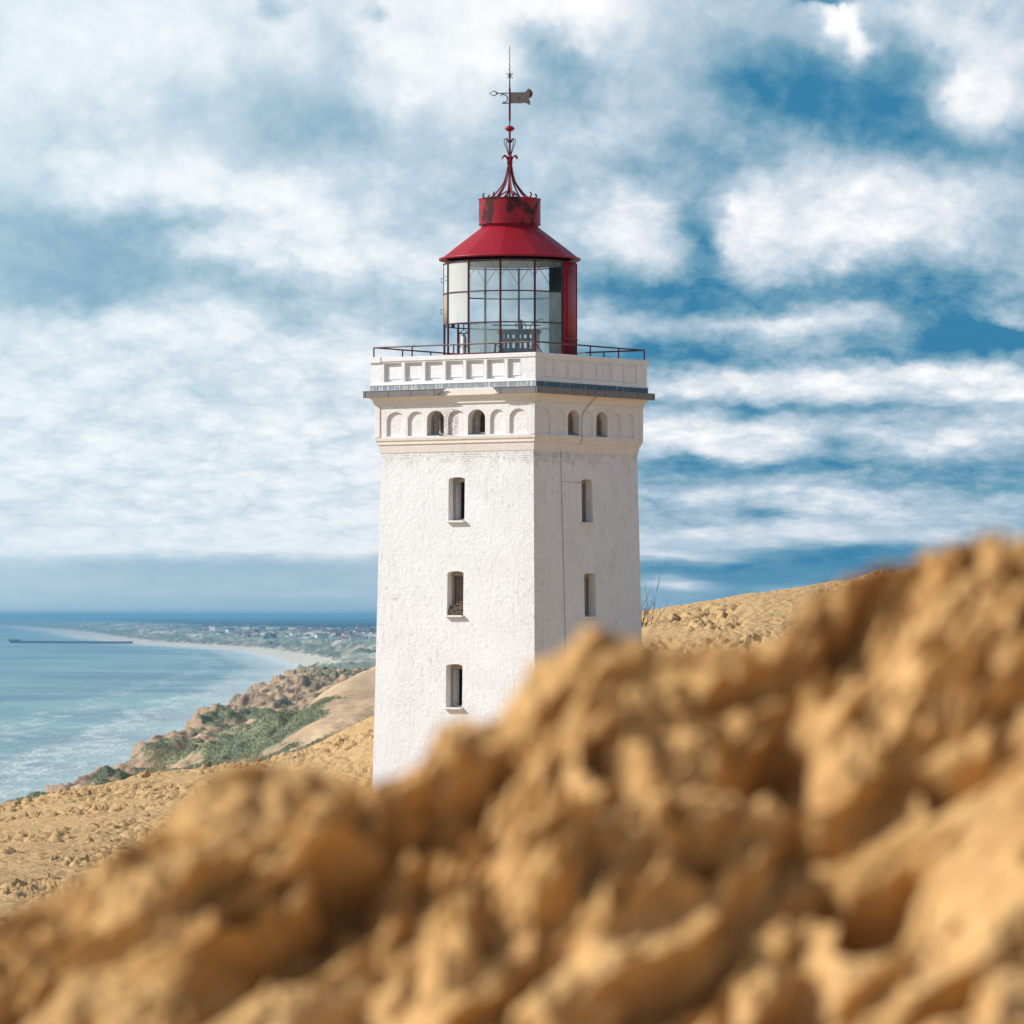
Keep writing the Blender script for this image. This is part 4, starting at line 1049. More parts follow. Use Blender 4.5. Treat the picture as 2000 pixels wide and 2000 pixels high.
# conical roof: twelve sheets with a slight facet, rolled eave
def rf(a):
    k = (a - rad(-8)) / rad(30); f = abs((k % 1) - .5) * 2
    return 1 - 0.017 * (1 - f ** 2)
mb = MB(); RE = 2.18; zr1 = za(444) - ZG
mb.lathe([(RE - .03, ze + .055), (1.75, ze + .055 + (zr1 - ze - .055) * .325), (0.88, zr1)], 72, rad(-8), rad(-8) + 2 * math.pi, rf=rf)
mb.lathe([(0.88, zr1), (0.86, zr1 + .07)], 48)
roof = mb.build('lantern_roof', M_RED, LH)
mb = MB(); pts = [pol(RE - .012, rad(k * 5), ze + .03) for k in range(72)]; pts.append(pts[0]); mb.tube(pts, .038, 8, caps=False)
mb.build('eave_roll', M_RED, roof, smooth=True)
mb = MB(); mb.lathe([(RE - .05, ze + .02), (RL - .1, ze + .03)], 72); mb.build('soffit', M_REDDK, roof)
# collar drum
zk0, zk1 = za(441) - ZG, za(389) - ZG
mb = MB(); RC = .965
mb.lathe([(RC - .11, zk0 - .06), (RC - .03, zk0 + .015), (RC, zk0 + .02), (RC, zk0 + .05), (RC - .012, zk0 + .055), (RC - .012, zk1 - .03), (RC + .006, zk1 - .025), (RC + .006, zk1), (RC - .05, zk1), (0.03, zk1 + .03)], 72)
drum = mb.build('vent_drum', M_REDRUST, LH)
for p_ in drum.data.polygons: p_.use_smooth = True
drum.modifiers.new('es', 'EDGE_SPLIT').split_angle = rad(30)

# finial ironwork ------------------------------------------------------
def zz1(yz): return za(60 + yz / 5.366) - ZG
KX = 0.002957
fin = empty('finial'); fin.parent = LH
def smooth_path(pts, n=6):
    pts = [Vector(p) for p in pts]; out = []
    P_ = [pts[0]] + pts + [pts[-1]]
    for i in range(1, len(P_) - 2):
        for k in range(n):
            t = k / n; p0, p1, p2, p3 = P_[i - 1], P_[i], P_[i + 1], P_[i + 2]
            out.append(0.5 * ((2 * p1) + (-p0 + p2) * t + (2 * p0 - 5 * p1 + 4 * p2 - p3) * t * t + (-p0 + 3 * p1 - 3 * p2 + p3) * t ** 3))
    out.append(pts[-1]); return out
mb = MB(); mb.tube([(0, 0, zk1), (0, 0, zz1(1040))], [.032, .034], 10); mb.build('pole', M_REDDK, fin)
mb = MB(); mb.lathe([(.001, zz1(1062)), (.05, zz1(1056)), (.13, zz1(1040)), (.155, zz1(1028)), (.13, zz1(1012)), (.06, zz1(998)), (.001, zz1(996))], 32); mb.build('ball', M_RED, fin, smooth=True)
RIB = [(14, 1395), (24, 1440), (34, 1500), (62, 1590), (118, 1670), (172, 1730), (222, 1756), (265, 1755), (284, 1728), (268, 1706)]
for k in range(8):
    a = rad(8 + 45 * k)
    m_ = MB(); m_.tube(smooth_path([pol(r * KX, a, zz1(y)) for r, y in RIB], 4), 0.024, 7); m_.build('rib', M_REDDK, fin, smooth=True)
for k in range(4):
    a = rad(30 + 90 * k); m_ = MB()
    m_.tube(smooth_path([pol(5 * KX, a, zz1(1680)), pol(50 * KX, a, zz1(1692)), pol(110 * KX, a, zz1(1730)), pol(165 * KX, a, zz1(1768))], 4), 0.022, 6); m_.build('strut', M_REDDK, fin, smooth=True)
for k in range(6):
    a = rad(5 + 60 * k)
    m_ = MB(); m_.tube(smooth_path([pol(r * KX, a, zz1(y)) for r, y in [(16, 1400), (26, 1350), (48, 1316), (76, 1316), (92, 1345)]], 4), [.026] * 14 + [.02, .016, .012], 6)
    m_.build('leaf_scroll', M_REDDK, fin, smooth=True)
for k in range(4):
    a = rad(50 + 90 * k) if k % 2 else rad(85 + 90 * k)
    m_ = MB(); m_.tube(smooth_path([pol(r * KX, a, zz1(y)) for r, y in [(12, 1305), (34, 1240), (58, 1170), (56, 1138), (38, 1132), (26, 1150), (20, 1170)]], 4), .013, 6)
    m_.build('loop_scroll', M_IRON, fin, smooth=True)
mb = MB(); mb.lathe([(.03, zz1(1420)), (.085, zz1(1405)), (.09, zz1(1340)), (.05, zz1(1290)), (.034, zz1(1270))], 20); mb.build('knop', M_REDDK, fin, smooth=True)
mb = MB(); mb.lathe([(.05, zz1(1175)), (.06, zz1(1165)), (.06, zz1(1150)), (.034, zz1(1140))], 16)
mb.build('knop', M_REDDK, fin, smooth=True)
# weather vane
van = empty('weather_vane'); van.parent = LH
mb = MB(); mb.tube([(0, 0, zz1(1000)), (0, 0, zz1(945)), (0, 0, zz1(944)), (0, 0, zz1(600))], [.020, .020, .034, .032], 8); mb.build('sleeve', M_REDDK, van)
mb = MB(); mb.tube([(0, 0, zz1(605)), (0, 0, zz1(490))], [.021, .019], 8)
mb.lathe([(.018, zz1(500)), (.034, zz1(485)), (.034, zz1(450)), (.012, zz1(440))], 10)
wr = [(0.010 * math.sin(k * 1.05) * (1 if k < 24 else .3), 0.006 * math.cos(k * 0.9), zz1(450 - k * 9.7)) for k in range(31)]
mb.tube(wr, [.018 - .0003 * k for k in range(31)], 6)
mb.build('rod', M_IRON, van, smooth=True)
for sg in (-1, 1):
    for (pts) in ([(4, 485), (18, 470), (32, 452), (22, 446), (14, 466)], [(4, 470), (14, 490), (26, 496), (30, 484)]):
        m_ = MB(); m_.tube(smooth_path([(sg * r * KX, 0, zz1(y)) for r, y in pts], 3), .007, 5); m_.build('curl', M_IRON, van)
def vplate(pts, th, name, m):
    """flat cut sheet metal in the vane's plane, slightly thick"""
    n = len(pts); vs = [(KX * (x - 815), -th / 2, zz1(y)) for x, y in pts] + [(KX * (x - 815), th / 2, zz1(y)) for x, y in pts]
    fs = [tuple(range(n)), tuple(range(2 * n - 1, n - 1, -1))] + [(k, (k + 1) % n, n + (k + 1) % n, n + k) for k in range(n)]
    mb = MB(); mb.add(vs, fs); return mb.build(name, m, van)
m_, gg, p_, o_ = mat('vane_sheet')
co = gg.n('ShaderNodeTexCoord').outputs['Object']; x_, y_, z_ = gg.sep(co)[0:3]
nn = gg.noise(co, 5.0, 6, .7)
c_ = gg.mix(nn, (0.17, 0.14, 0.16), (0.34, 0.30, 0.29))
c_ = gg.mix(gg.rng(gg.m('ADD', x_, gg.m('MULTIPLY', gg.m('SUBTRACT', nn, .5), .2)), 0.60, 0.64), c_, (0.16, 0.015, 0.015))
spot = gg.v('DISTANCE', co, (0.28, 0.0, zz1(705)))
c_ = gg.mix(gg.rng(gg.m('ADD', spot, gg.m('MULTIPLY', nn, .05)), .085, .06), c_, (0.16, 0.10, 0.03))
gg.set(p_.inputs['Base Color'], c_); p_.inputs['Roughness'].default_value = .75
M_VANE = m_
vplate([(806, 645), (965, 645), (990, 632), (1005, 606), (1030, 612), (1050, 636), (1057, 662), (1047, 690), (1030, 705), (1014, 711), (1024, 730), (1029, 748), (1026, 783), (1006, 768), (985, 758), (965, 755), (940, 761), (806, 762)], .012, 'flag', M_VANE)
mb = MB(); q = lambda x, y: ((x - 815) * KX, 0, zz1(y))
mb.tube([q(800, 655), q(690, 656)], .018, 6); mb.tube([q(692, 656), q(650, 630), q(602, 656), q(650, 684), q(692, 656)], .017, 6)
mb.tube([q(668, 650), q(684, 655), q(700, 656)], [.012, .03, .012], 6)
mb.tube(smooth_path([q(718, 684), q(730, 672), (q(752, 668)), q(782, 684), q(793, 710), q(784, 738), q(762, 752), q(744, 744)], 3), .018, 6)
mb.tube([q(732, 760), q(806, 760)], .018, 6)
mb.build('arrow', plain('grey_iron', (.10, .13, .15), .6, .4), van)

# lamp machinery inside the lantern: its own thing standing on the lantern floor
mc = empty('lamp_apparatus', (TWX + 0.30, TWY + 0.1, ZG + dk), label='dark teal lamp machinery with square openings standing inside the glass lantern', cat='lamp machinery')
mh = za(645) - ZG - dk
mb = MB(); mb.lathe([(.66, 0), (.66, mh - .62), (.60, mh - .60), (.60, mh - .58), (.01, mh - .58)], 32); mb.build('pedestal', M_TEAL, mc)
for k in range(10):
    m_ = MB(); a = rad(9 + 36 * k); c_, s_ = math.sin(a) * .60, -math.cos(a) * .60
    m_.box(-.045, .045, -.03, .03, mh - .585, mh - .1, Matrix.Translation((c_, s_, 0)) @ Matrix.Rotation(a, 4, 'Z')); m_.build('upright', M_TEAL, mc)
mb = MB(); mb.lathe([(.56, mh - .33), (.63, mh - .33), (.63, mh - .27), (.56, mh - .27), (.56, mh - .33)], 32); mb.build('middle_ring', M_TEAL, mc)
mb = MB(); mb.lathe([(.01, mh - .10), (.66, mh - .10), (.70, mh - .06), (.66, mh), (.01, mh + .01)], 32); mb.build('top_plate', M_TEAL, mc)
mb = MB(); mb.tube([(0.05, 0, mh), (0.05, 0, mh + .22)], .07, 10); mb.tube([(0.05, 0, mh + .2), (0.05, 0, mh + .3)], .03, 8); mb.build('burner', M_TEAL, mc)
for (x0, x1) in ((.18, -.05), (.34, .75)):
    m_ = MB(); m_.tube(smooth_path([(x0, -.1, mh), (x0 + .02, -.1, mh + .16), ((x0 + x1) / 2, -.1, mh + .30), (x1, -.1, mh + .36)], 4), .016, 6); m_.build('pipe', M_TEAL, mc)
mb = MB(); 
for a in (0, 90):
    mb.tube([(.75 * math.cos(rad(a)) - .1, .75 * math.sin(rad(a)), mh + .16), (-.75 * math.cos(rad(a)) - .1, -.75 * math.sin(rad(a)), mh + .16)], .022, 6)
mb.build('cross_bar', M_TEAL, mc)
# small ivory gauge cage by the open pane
cg = empty('gauge_cage', (TWX - 1.42, TWY - .55, ZG + dk), label='small ivory wire cage lamp behind the missing lower pane of the lantern', cat='cage lamp')
hC = za(648) - ZG - dk
mb = MB()
for (x_, y_) in ((-.14, -.14), (.14, -.14), (.14, .14), (-.14, .14)): mb.tube([(x_, y_, 0), (x_, y_, hC - .08), (x_ * .3, y_ * .3, hC)], .013, 6)
for z_ in (hC * .35, hC * .6, hC - .08): mb.tube([(-.14, -.14, z_), (.14, -.14, z_), (.14, .14, z_), (-.14, .14, z_), (-.14, -.14, z_)], .010, 6)
mb.build('cage', M_IRON, cg)
mb = MB(); mb.lathe([(.01, 0), (.12, 0), (.12, hC * .2), (.085, hC * .3), (.085, hC - .2), (.03, hC - .1), (.01, hC - .1)], 20); mb.build('lamp_body', M_CREAMLAMP, cg, smooth=True)
mb = MB(); mb.tube([(0, 0, hC), (0, 0, hC + .28)], .02, 6); mb.tube([(-.45, .3, hC + .24), (.45, -.1, hC + .2)], .018, 6); mb.build('bracket', M_TEAL, cg)

# lightning conductor and loose cable on the shaded face
def Rp(px, py, s, off): 
    b = Rb(px, s); return rot(s / 2 + off, b, Rz(px, py, s))
mb = MB(); pts = []
for (px, py) in ((1094.5, 868), (1094.5, 885), (1096, 960), (1099.5, 1090), (1102, 1200), (1104, 1290), (1108, 1450)):
    z = zl(py, 5.8); pts.append(Rp(px, py, s_shaft(z), .02))
mb.tube(pts, .008, 6)
mb.tube([Rp(1098, 940.5, s_shaft(zl(940, 5.8)), .02), Rp(1136, 942.5, s_shaft(zl(940, 5.8)), .02)], .006, 6)
mb.build('conductor_strip', M_CABLE, LH)
mb = MB()
pts = [Rp(1161, 763, 6.5, .06), Rp(1160, 776, 6.2, .06), Rp(1150, 789, 5.98, .04), Rp(1138, 806, S_ARC, .03), Rp(1135.5, 815, S_ARC, .03), Rp(1135, 848, S_ARC, .03), Rp(1136, 853, 6.0, .03), Rp(1134.5, 861, 5.88, .03), Rp(1130, 869, 5.74, .03)]
mb.tube(smooth_path(pts, 4), .011, 6); mb.build('loose_cable', M_CABLE, LH)

# ------------------------------------------------------------------ plants
def twig(mb, p, d, L_, r, depth, R_, spread=0.5):
    pts = [Vector(p)]; dd = Vector(d).normalized(); n = 4
    for k in range(n):
        dd = (dd + Vector((R_.uniform(-1, 1), R_.uniform(-1, 1), R_.uniform(-.2, .5))) * 0.14).normalized()
        pts.append(pts[-1] + dd * L_ / n)
    mb.tube(pts, [r * (1 - .65 * k / n) for k in range(n + 1)], 5)
    if depth > 0:
        for k in range(R_.randint(2, 4)):
            i = R_.randint(1, n); nd = (dd + Vector((R_.uniform(-1, 1), R_.uniform(-1, 1), R_.uniform(-.1, .7))) * spread).normalized()
            twig(mb, pts[i], nd, L_ * R_.uniform(.4, .65), r * .55, depth - 1, R_, spread)
M_TWIG = plain('dry_twig', (0.10, 0.06, 0.05), .9, 0, .4, 8)
M_TWIGPALE = plain('pale_twig', (0.36, 0.27, 0.20), .9, 0, .3, 8)
def shrub(name, x, y, n, h, m, label, seed, lean=(0, 0), wid=.4, r=.014, zoff=0.0, depth=2, mats=None):
    R_ = random.Random(seed); z = dz_at(x, y) + zoff
    root = empty(name, (x, y, z), label=label, cat='shrub')
    for k in range(n):
        mb = MB(); a = R_.uniform(0, 6.28); q = R_.uniform(0, wid)
        d = Vector((math.cos(a) * .35 + lean[0], math.sin(a) * .35 + lean[1], 1))
        twig(mb, (q * math.cos(a), q * math.sin(a), -.1), d, h * R_.uniform(.55, 1), r * R_.uniform(.8, 1.3), depth, R_)
        mb.build('stem', m, root)
    return root
shrub('bare_shrub', 4.42, 167.0, 7, 1.25, M_TWIG, 'bare dark twiggy shrub on the dune crest beside the right tower edge', 3, (0.0, 0), .12, .014)
shrub('bare_shrub', 4.75, 167.5, 2, 1.3, M_TWIG, 'single leaning branch growing right of the dark twiggy shrub by the tower', 11, (0.55, 0), .05, .013, depth=1)
shrub('dry_bush', -12.15, 169.5, 12, .95, M_TWIGPALE, 'leafless pale bush on the left sand crest in front of the cliffs', 5, (0.35, 0), .75, .012)
shrub('dry_bush', -6.9, 160.0, 12, .55, M_TWIGPALE, 'low dry twigs on the sand slope just left of the tower foot', 8, (0.1, 0), .6, .009)
shrub('dead_stalk', 11.22, 169.0, 1, .62, M_TWIGPALE, 'taller dead stalk standing on the right dune crest', 14, (0, 0), .01, .016, depth=1)
shrub('dead_stalk', 11.62, 169.4, 1, .45, M_TWIGPALE, 'shorter dead stalk right of the taller one on the dune crest', 15, (0.05, 0), .01, .010, depth=0)

# marram grass on the crest left of the tower, and on the coastal dunes: uncountable
def tufts(name, pts, m, blade=(0.5, 0.9), n=5, w=0.05, seed=1, lean=.5):
    R_ = np.random.RandomState(seed); P_ = np.asarray(pts, float); N = len(P_)
    base = np.repeat(P_, n, 0); K = N * n
    a = R_.uniform(0, 2 * np.pi, K); L_ = R_.uniform(blade[0], blade[1], K); ln = R_.uniform(.1, lean, K)
    dirx, diry = np.cos(a) * ln + .15, np.sin(a) * ln
    base = base + np.stack([np.cos(a), np.sin(a), a * 0], 1) * R_.uniform(0, .18, K)[:, None]
    wv_ = np.stack([-np.sin(a), np.cos(a), a * 0], 1) * w
    wv_[:, 0] = np.where(np.abs(wv_[:, 0]) < w * .5, w * .5, wv_[:, 0])
    mid = base + np.stack([dirx * L_ * .4, diry * L_ * .4, L_ * .62], 1)
    tip = base + np.stack([dirx * L_ * 1.1, diry * L_ * 1.1, L_ * .92], 1)
    co = np.stack([base - wv_, base + wv_, mid + wv_ * .7, mid - wv_ * .7, tip], 1).reshape(-1, 3).astype(np.float32)
    me = bpy.data.meshes.new(name); me.vertices.add(len(co)); me.vertices.foreach_set('co', co.ravel())
    b = (np.arange(K) * 5)[:, None]
    li = np.concatenate([b + np.array([[0, 1, 2, 3]]), b + np.array([[3, 2, 4]])], 1).ravel().astype(np.int32)
    me.loops.add(len(li)); me.loops.foreach_set('vertex_index', li)
    me.polygons.add(K * 2); ls = np.empty(K * 2, np.int32); ls[0::2] = np.arange(K) * 7; ls[1::2] = np.arange(K) * 7 + 4
    lt = np.empty(K * 2, np.int32); lt[0::2] = 4; lt[1::2] = 3
    me.polygons.foreach_set('loop_start', ls); me.polygons.foreach_set('loop_total', lt); me.update(calc_edges=True)
    me.materials.append(m); o = bpy.data.objects.new(name, me); COL.objects.link(o); return o
M_GRASS = plain('marram_grass', (0.26, 0.28, 0.165), .8, 0, .45, .25)
M_GRASSDRY = plain('dry_marram', (0.36, 0.31, 0.17), .8, 0, .4, .3)
def coastal_grass():
    R_ = np.random.RandomState(4); pts = []
    Y = 230 * (1900 / 230) ** R_.uniform(0, 1, 330000); X = R_.uniform(-.115, -.025, len(Y)) * Y
    ok = (X > -80) & (X < -5); X, Y = X[ok], Y[ok]
    Xg, Yg = X[None], Y[None]
    H, d, t, rise, n1, n2 = coast_height(Xg, Yg)
    veg = veg_mask(Xg, Yg, d, rise, n1, n2) * (d > -0.4)
    keep = (veg[0] > R_.uniform(.25, 1.0, len(X))) & (H[0] < 56)
    P_ = np.stack([X, Y, H[0] - .05], 1)[keep]
    n = len(P_); sel = R_.permutation(n)[:60000]; P_ = P_[sel]
    near = P_[:, 1] < 700
    dry = (np.exp(-((P_[:, 0] + 17) / 6) ** 2 - ((P_[:, 1] - 350) / 30) ** 2) > .3) | (R_.uniform(0, 1, len(P_)) < .12)
    tag(tufts('marram_grass', P_[~dry], M_GRASS, (.10, .30), 6, .035, 2), 'green marram grass covering the coastal dunes beyond the sand crest', 'grass', kind='stuff')
    tag(tufts('dry_grass', P_[dry], M_GRASSDRY, (.10, .30), 6, .03, 3), 'straw coloured dry grass scattered on the coastal dunes', 'grass', kind='stuff')
coastal_grass()
def crest_grass():
    R_ = np.random.RandomState(9); pts = []
    for k in range(150):
        x = R_.uniform(-7.2, -4.9); y = 169.0 + R_.uniform(-.9, .6); pts.append((x, y, dz_at(x, y)))
    tag(tufts('crest_grass', pts, M_GRASSDRY, (.15, .4), 4, .012, 5, .7), 'thin row of dry grass stalks on the sand crest left of the tower', 'grass', kind='stuff')
crest_grass()

# ------------------------------------------------------------------ far things: pier, houses, cars, paragliders, people
def at(px, py, z=0.0):
    """ground point of height z seen at a mark of the photograph"""
    d = (ZC - z) * F / (py - HOR); return ((px - 1000) / F * d, d, z)
M_PIER = plain('tarred_pier', (0.035, 0.045, 0.05), .8)
def pier():
    (x0, y0, _), (x1, y1, _) = at(20, 1256), at(238, 1257)
    root = empty('pier', (x1, y1, 0), label='long low dark pier reaching into the sea from the far beach', cat='pier')
    L_ = math.hypot(x1 - x0, y1 - y0); ang = math.atan2(y0 - y1, x0 - x1); M_ = Matrix.Rotation(ang, 4, 'Z')
    mb = MB(); mb.box(-30, L_, -5, 5, 3.2, 5.2, M_); mb.build('deck', M_PIER, root)
    mb = MB(); mb.box(L_ - 24, L_, -8, 8, 5.2, 8.6, M_); mb.build('pier_head', M_PIER, root)
    for k in range(40):
        x = -25 + (L_ + 18) * k / 39; mb = MB(); mb.box(x - 3.5, x + 3.5, -4, 4, -2, 3.2, M_); mb.build('pile', M_PIER, root)
pier()
M_HW = plain('white_house_wall', (.75, .74, .72), .8); M_HB = plain('brick_house_wall', (.36, .17, .12), .8)
M_HR = plain('red_tile_roof', (.24, .10, .08), .8); M_HG = plain('grey_roof', (.15, .15, .17), .8)
def house_mesh(name, w, l, h, rh, wall, roof_):
    mb = MB(); mb.box(-l / 2, l / 2, -w / 2, w / 2, -4, h, mi=0)
    o = .5; vs = [(-l / 2 - o, -w / 2 - o, h + .01), (l / 2 + o, -w / 2 - o, h + .01), (l / 2 + o, w / 2 + o, h + .01), (-l / 2 - o, w / 2 + o, h + .01), (-l / 2 - o, 0, h + rh), (l / 2 + o, 0, h + rh)]
    mb.add(vs, [(0, 1, 5, 4), (2, 3, 4, 5), (0, 4, 3), (1, 2, 5), (3, 2, 1, 0)], 1)
    mb.box(l * .2, l * .2 + .9, -.45, .45, h, h + rh + .9, mi=0)
    return mb.build(name, [wall, roof_])
def town():
    R_ = random.Random(12); kinds = []
    for (wl, rf_, w, l) in ((M_HW, M_HR, 8, 13), (M_HW, M_HG, 9, 16), (M_HB, M_HR, 8, 14), (M_HB, M_HG, 9, 12)):
        kinds.append((wl, rf_, w, l))
    labs = ['white gabled house with red roof in the far coastal town', 'white gabled house with grey roof in the far coastal town', 'brick gabled house with red roof in the far coastal town', 'brick gabled house with grey roof in the far coastal town']
    protos = [None] * 4; n = 0
    while n < 90:
        px = R_.uniform(395, 726); d = R_.uniform(7800, 12500)
        x = (px - 1000) / F * d
        if x < float(shore(np.array(d))) + 150: continue
        z = land_z(x, d)
        k = R_.choice((0, 0, 1, 1, 1, 2, 3))
        if protos[k] is None:
            o = house_mesh('house', kinds[k][2], kinds[k][3], 5.0, 4.0, kinds[k][0], kinds[k][1]); protos[k] = o
        else:
            o = protos[k].copy(); COL.objects.link(o)
        o.location = (x, d, z + 0.5); o.rotation_euler = (0, 0, R_.uniform(-.8, .8)); s_ = R_.uniform(.6, 1.1); o.scale = (s_, s_, s_ * .9)
        tag(o, labs[k], 'house', 'houses of the far coastal town'); n += 1
town()
# cars on the beach
M_TYRE = plain('tyre', (.02, .02, .02), .9); M_CG = plain('car_glass', (.03, .04, .05), .2)
CARP = [plain('car_paint_' + n_, c_, .35) for n_, c_ in (('grey', (.16, .17, .19)), ('black', (.03, .03, .035)), ('white', (.7, .7, .7)), ('maroon', (.18, .04, .04)))]
def car_root(m, label, loc, rz):
    root = empty('parked_car', loc, label=label, cat='car', group='cars on the far beach'); root.rotation_euler = (0, 0, rz)
    mb = MB(); prof = [(-2.2, .45), (-2.15, .95), (-1.7, 1.0), (-1.2, 1.5), (.5, 1.52), (1.15, 1.02), (2.0, .9), (2.2, .6), (2.15, .4)]
    n = len(prof); vs = [(x, -.88, z) for x, z in prof] + [(x, .88, z) for x, z in prof]
    mb.add(vs, [tuple(range(n)), tuple(range(2 * n - 1, n - 1, -1))] + [(k, (k + 1) % n, n + (k + 1) % n, n + k) for k in range(n)])
    mb.build('body', m, root, bevel=.05)
    mb = MB()
    for y_ in (-.89, .885): mb.add([(-1.45, y_, 1.05), (-1.1, y_, 1.42), (.4, y_, 1.44), (.85, y_, 1.05)], [(0, 1, 2, 3)])
    mb.build('windows', M_CG, root)
    for sx_ in (-1.4, 1.4):
        for sy_ in (-.8, .8):
            mb = MB(); mb.tube([(sx_, sy_ - .1, .32), (sx_, sy_ + .1, .32)], .32, 12); mb.build('wheel', M_TYRE, root)
    return root
for (px, py, k, rz, lb) in ((621, 1296, 1, .3, 'dark car parked mid beach nearest the water among the far beach cars'), (667.5, 1304, 0, .1, 'grey car at the inner end of the far beach'), (650, 1309.5, 1, .2, 'black car lowest on the far beach close to the brown cliffs'),
                     (658, 1309.8, 2, .5, 'small white car right beside the lowest black car on the far beach'), (645, 1287, 0, .2, 'grey car left in a row at the back of the far beach'), (651, 1288, 3, .1, 'maroon car right in the row at the back of the far beach'),
                     (600, 1277.5, 1, .4, 'dark car on the far beach below the town'), (553, 1273, 0, .2, 'grey car at the left foot of the far foredune'), (483, 1262.5, 3, .1, 'maroon car far off on the pale beach')):
    p = at(px, py, 1.5); car_root(CARP[k], lb, (p[0], p[1], land_z(p[0], p[1]) + .05), rz)
# a big dark beach bunker hut near the foredune and rocks
M_CONC = plain('dark_concrete', (.10, .11, .12), .9)
def bunker(px, py, w, h, lb, seed):
    R_ = random.Random(seed); p = at(px, py, 2.0); mb = MB()
    bm = bmesh.new(); bmesh.ops.create_icosphere(bm, subdivisions=3, radius=1)
    for v in bm.verts:
        f = 1 + .18 * math.sin(v.co.x * 5 + seed) * math.cos(v.co.y * 4 + seed * 2) + .1 * math.sin(v.co.z * 9)
        v.co = Vector((v.co.x * w * f, v.co.y * w * .8 * f, max(v.co.z, -.3) * h * f))
    me = bpy.data.meshes.new('bunker'); bm.to_mesh(me); bm.free(); me.materials.append(M_CONC)
    o = bpy.data.objects.new('bunker', me); COL.objects.link(o); o.location = (p[0], p[1], land_z(p[0], p[1])); tag(o, lb, 'bunker ruin')
bunker(526, 1264, 12, 11, 'larger dark bunker ruin at the back of the far beach', 3)
bunker(546, 1268, 15, 7, 'broad low bunker ruin at the foot of the far dunes', 5)
bunker(484, 1261, 7, 5, 'small dark bunker ruin on the left part of the far beach', 8)

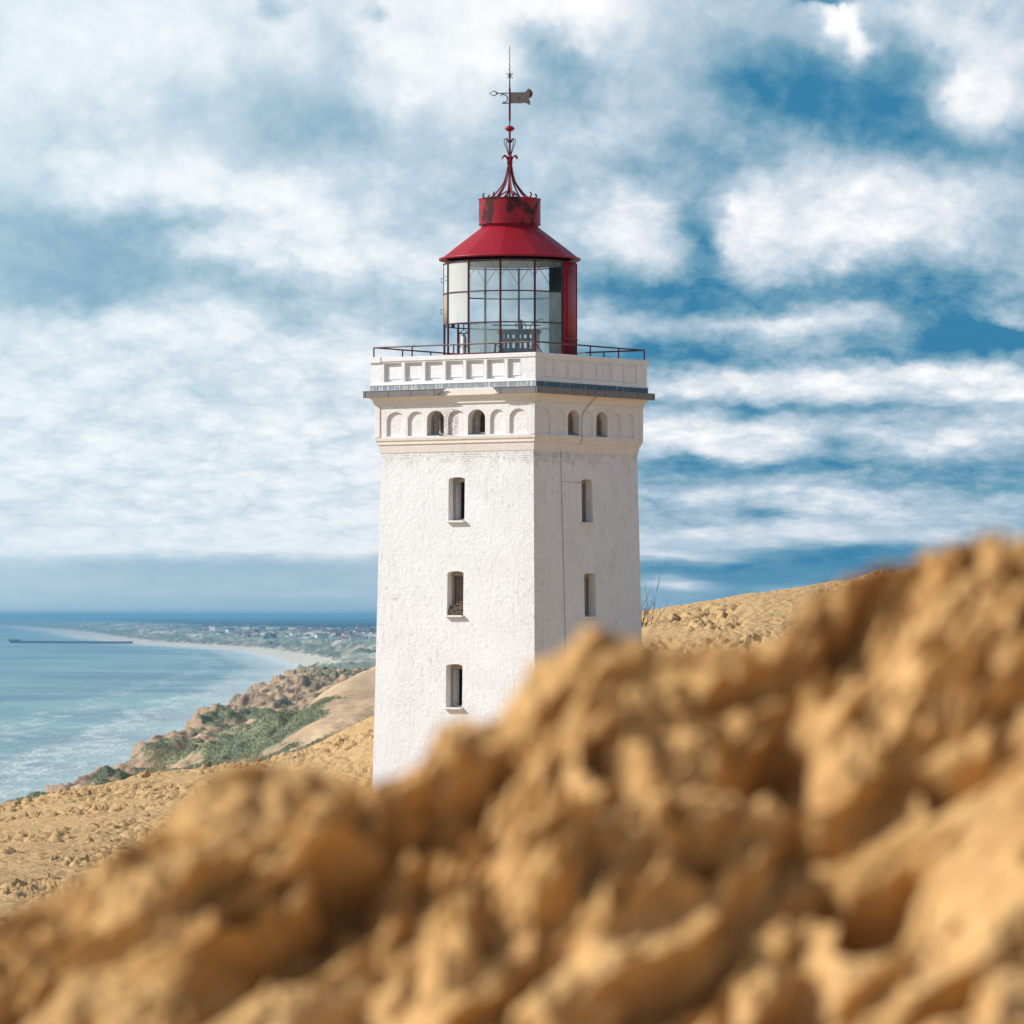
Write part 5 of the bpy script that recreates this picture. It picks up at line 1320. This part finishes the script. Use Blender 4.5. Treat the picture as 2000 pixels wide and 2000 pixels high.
def glider(px, py, wpx, dist, c1, c2, lb, arch=.45, tilt=0.0, person=None):
    x, z = (px - 1000) / F * dist, ZC + (HOR - py) * dist / F
    span = wpx * dist / F; root = empty('paraglider', (x, dist, z), label=lb, cat='paraglider'); root.rotation_euler = (0, tilt, 0)
    ma = plain('sail_' + str(int(px)), c1, .6, 0, .05); mb_ = plain('sail_edge_' + str(int(px)), c2, .6, 0, .05)
    mb = MB(); n = 24; vs = []; ch = span * .2
    for k in range(n + 1):
        t = -1 + 2 * k / n; a = t * 1.15; xx = span / 2 * math.sin(a) / math.sin(1.15); zz_ = span * arch * (math.cos(a) - 1) / (1 - math.cos(1.15)); c_ = ch * (1 - .75 * t * t)
        for (yy, th) in ((-c_ * .5, 0), (-c_ * .2, .09 * ch), (c_ * .5, .01 * ch), (-c_ * .2, -.05 * ch)): vs.append((xx, yy, zz_ + th + (.02 * ch)))
    fs = []; mi = []
    for k in range(n):
        for j in range(4): fs.append((k * 4 + j, k * 4 + (j + 1) % 4, (k + 1) * 4 + (j + 1) % 4, (k + 1) * 4 + j)); mi.append(1 if (k < 6 or k >= n - 6) else 0)
    mb.v = vs; mb.f = fs; mb.mi = mi; mb.build('canopy', [ma, mb_], root, smooth=True)
    hz = -span * (arch + .35)
    mb = MB()
    for k in range(2, n, 3):
        v = Vector(vs[k * 4]); mb.tube([v, (0, 0, hz)], .012, 4)
    mb.build('lines', M_IRON, root)
    # seated pilot: one continuous skinned body
    me = bpy.data.meshes.new('person'); V_ = [(0, 0, 0), (0, -.02, .28), (0, 0, .52), (0, 0, .62), (0, -.02, .74), (.17, -.35, .02), (.17, -.55, -.30), (-.17, -.35, .02), (-.17, -.55, -.30), (.20, 0, .48), (.33, -.05, .62), (.25, -.05, .88), (-.20, 0, .48), (-.33, -.05, .62), (-.25, -.05, .88)]
    E_ = [(0, 1), (1, 2), (2, 3), (3, 4), (0, 5), (5, 6), (0, 7), (7, 8), (2, 9), (9, 10), (10, 11), (2, 12), (12, 13), (13, 14)]
    me.from_pydata(V_, E_, []); me.materials.append(plain('flight_suit_' + str(int(px)), (.05, .06, .09), .8))
    o = bpy.data.objects.new('person', me); COL.objects.link(o); o.location = (x, dist, z + hz - .9)
    sk = o.modifiers.new('skin', 'SKIN')
    rr_ = [.17, .17, .15, .06, .13, .09, .06, .09, .06, .07, .05, .035, .07, .05, .035]
    for v, r_ in zip(me.skin_vertices[0].data, rr_): v.radius = (r_, r_)
    me.skin_vertices[0].data[0].use_root = True
    o.modifiers.new('sub', 'SUBSURF').levels = 1
    tag(o, 'seated pilot in dark suit hanging under the ' + person, 'person')
W_, R1, PK, TL = (.75, .74, .72), (.45, .05, .07), (.6, .25, .25), (.03, .12, .16)
glider(529.5, 1234, 31, 2900, (.75, .72, .66), (.62, .42, .34), 'largest pale cream paraglider over the far town', .28, 0, 'largest pale paraglider')
glider(657, 1228.5, 16, 2600, R1, W_, 'red and white paraglider highest over the dark wooded hill', .3, .1, 'highest red and white paraglider')
glider(704.5, 1246, 17, 3000, W_, PK, 'white and pink paraglider nearest the tower edge over the wood', .25, 0, 'paraglider nearest the tower edge')
glider(674, 1255, 11, 4200, W_, W_, 'plain white paraglider low over the far fields', .22, -.2, 'plain white paraglider')
glider(628, 1263, 8, 4600, R1, R1, 'small red paraglider over the pale far dunes', .35, -.5, 'small red paraglider')
glider(651.5, 1274, 17, 2500, PK, R1, 'faded pink paraglider low over the far beach', .3, 0, 'faded pink paraglider')
glider(631.5, 1276, 9, 3800, TL, TL, 'small dark teal paraglider just above the far beach', .25, .4, 'dark teal paraglider')

# ------------------------------------------------------------------ haze
def haze():
    mb = MB(); mb.box(-40000, 40000, -4000, 56000, -8, 84)
    m = bpy.data.materials.new('sea_haze'); m.use_nodes = True; nt = m.node_tree; nt.nodes.clear(); gg = NG(nt)
    v = gg.n('ShaderNodeVolumePrincipled', {'Color': (0.22, 0.54, 0.80, 1), 'Density': 6.0e-5, 'Anisotropy': 0.1})
    gg.n('ShaderNodeOutputMaterial', {'Volume': v.outputs[0]})
    o = mb.build('haze', m); tag(o, 'pale blue sea haze over the far coast', 'haze', kind='stuff')
haze()
SC.cycles.max_bounces = 8
SC.cycles.transparent_max_bounces = 16
SC.cycles.volume_bounces = 0
SC.cycles.use_denoising = True
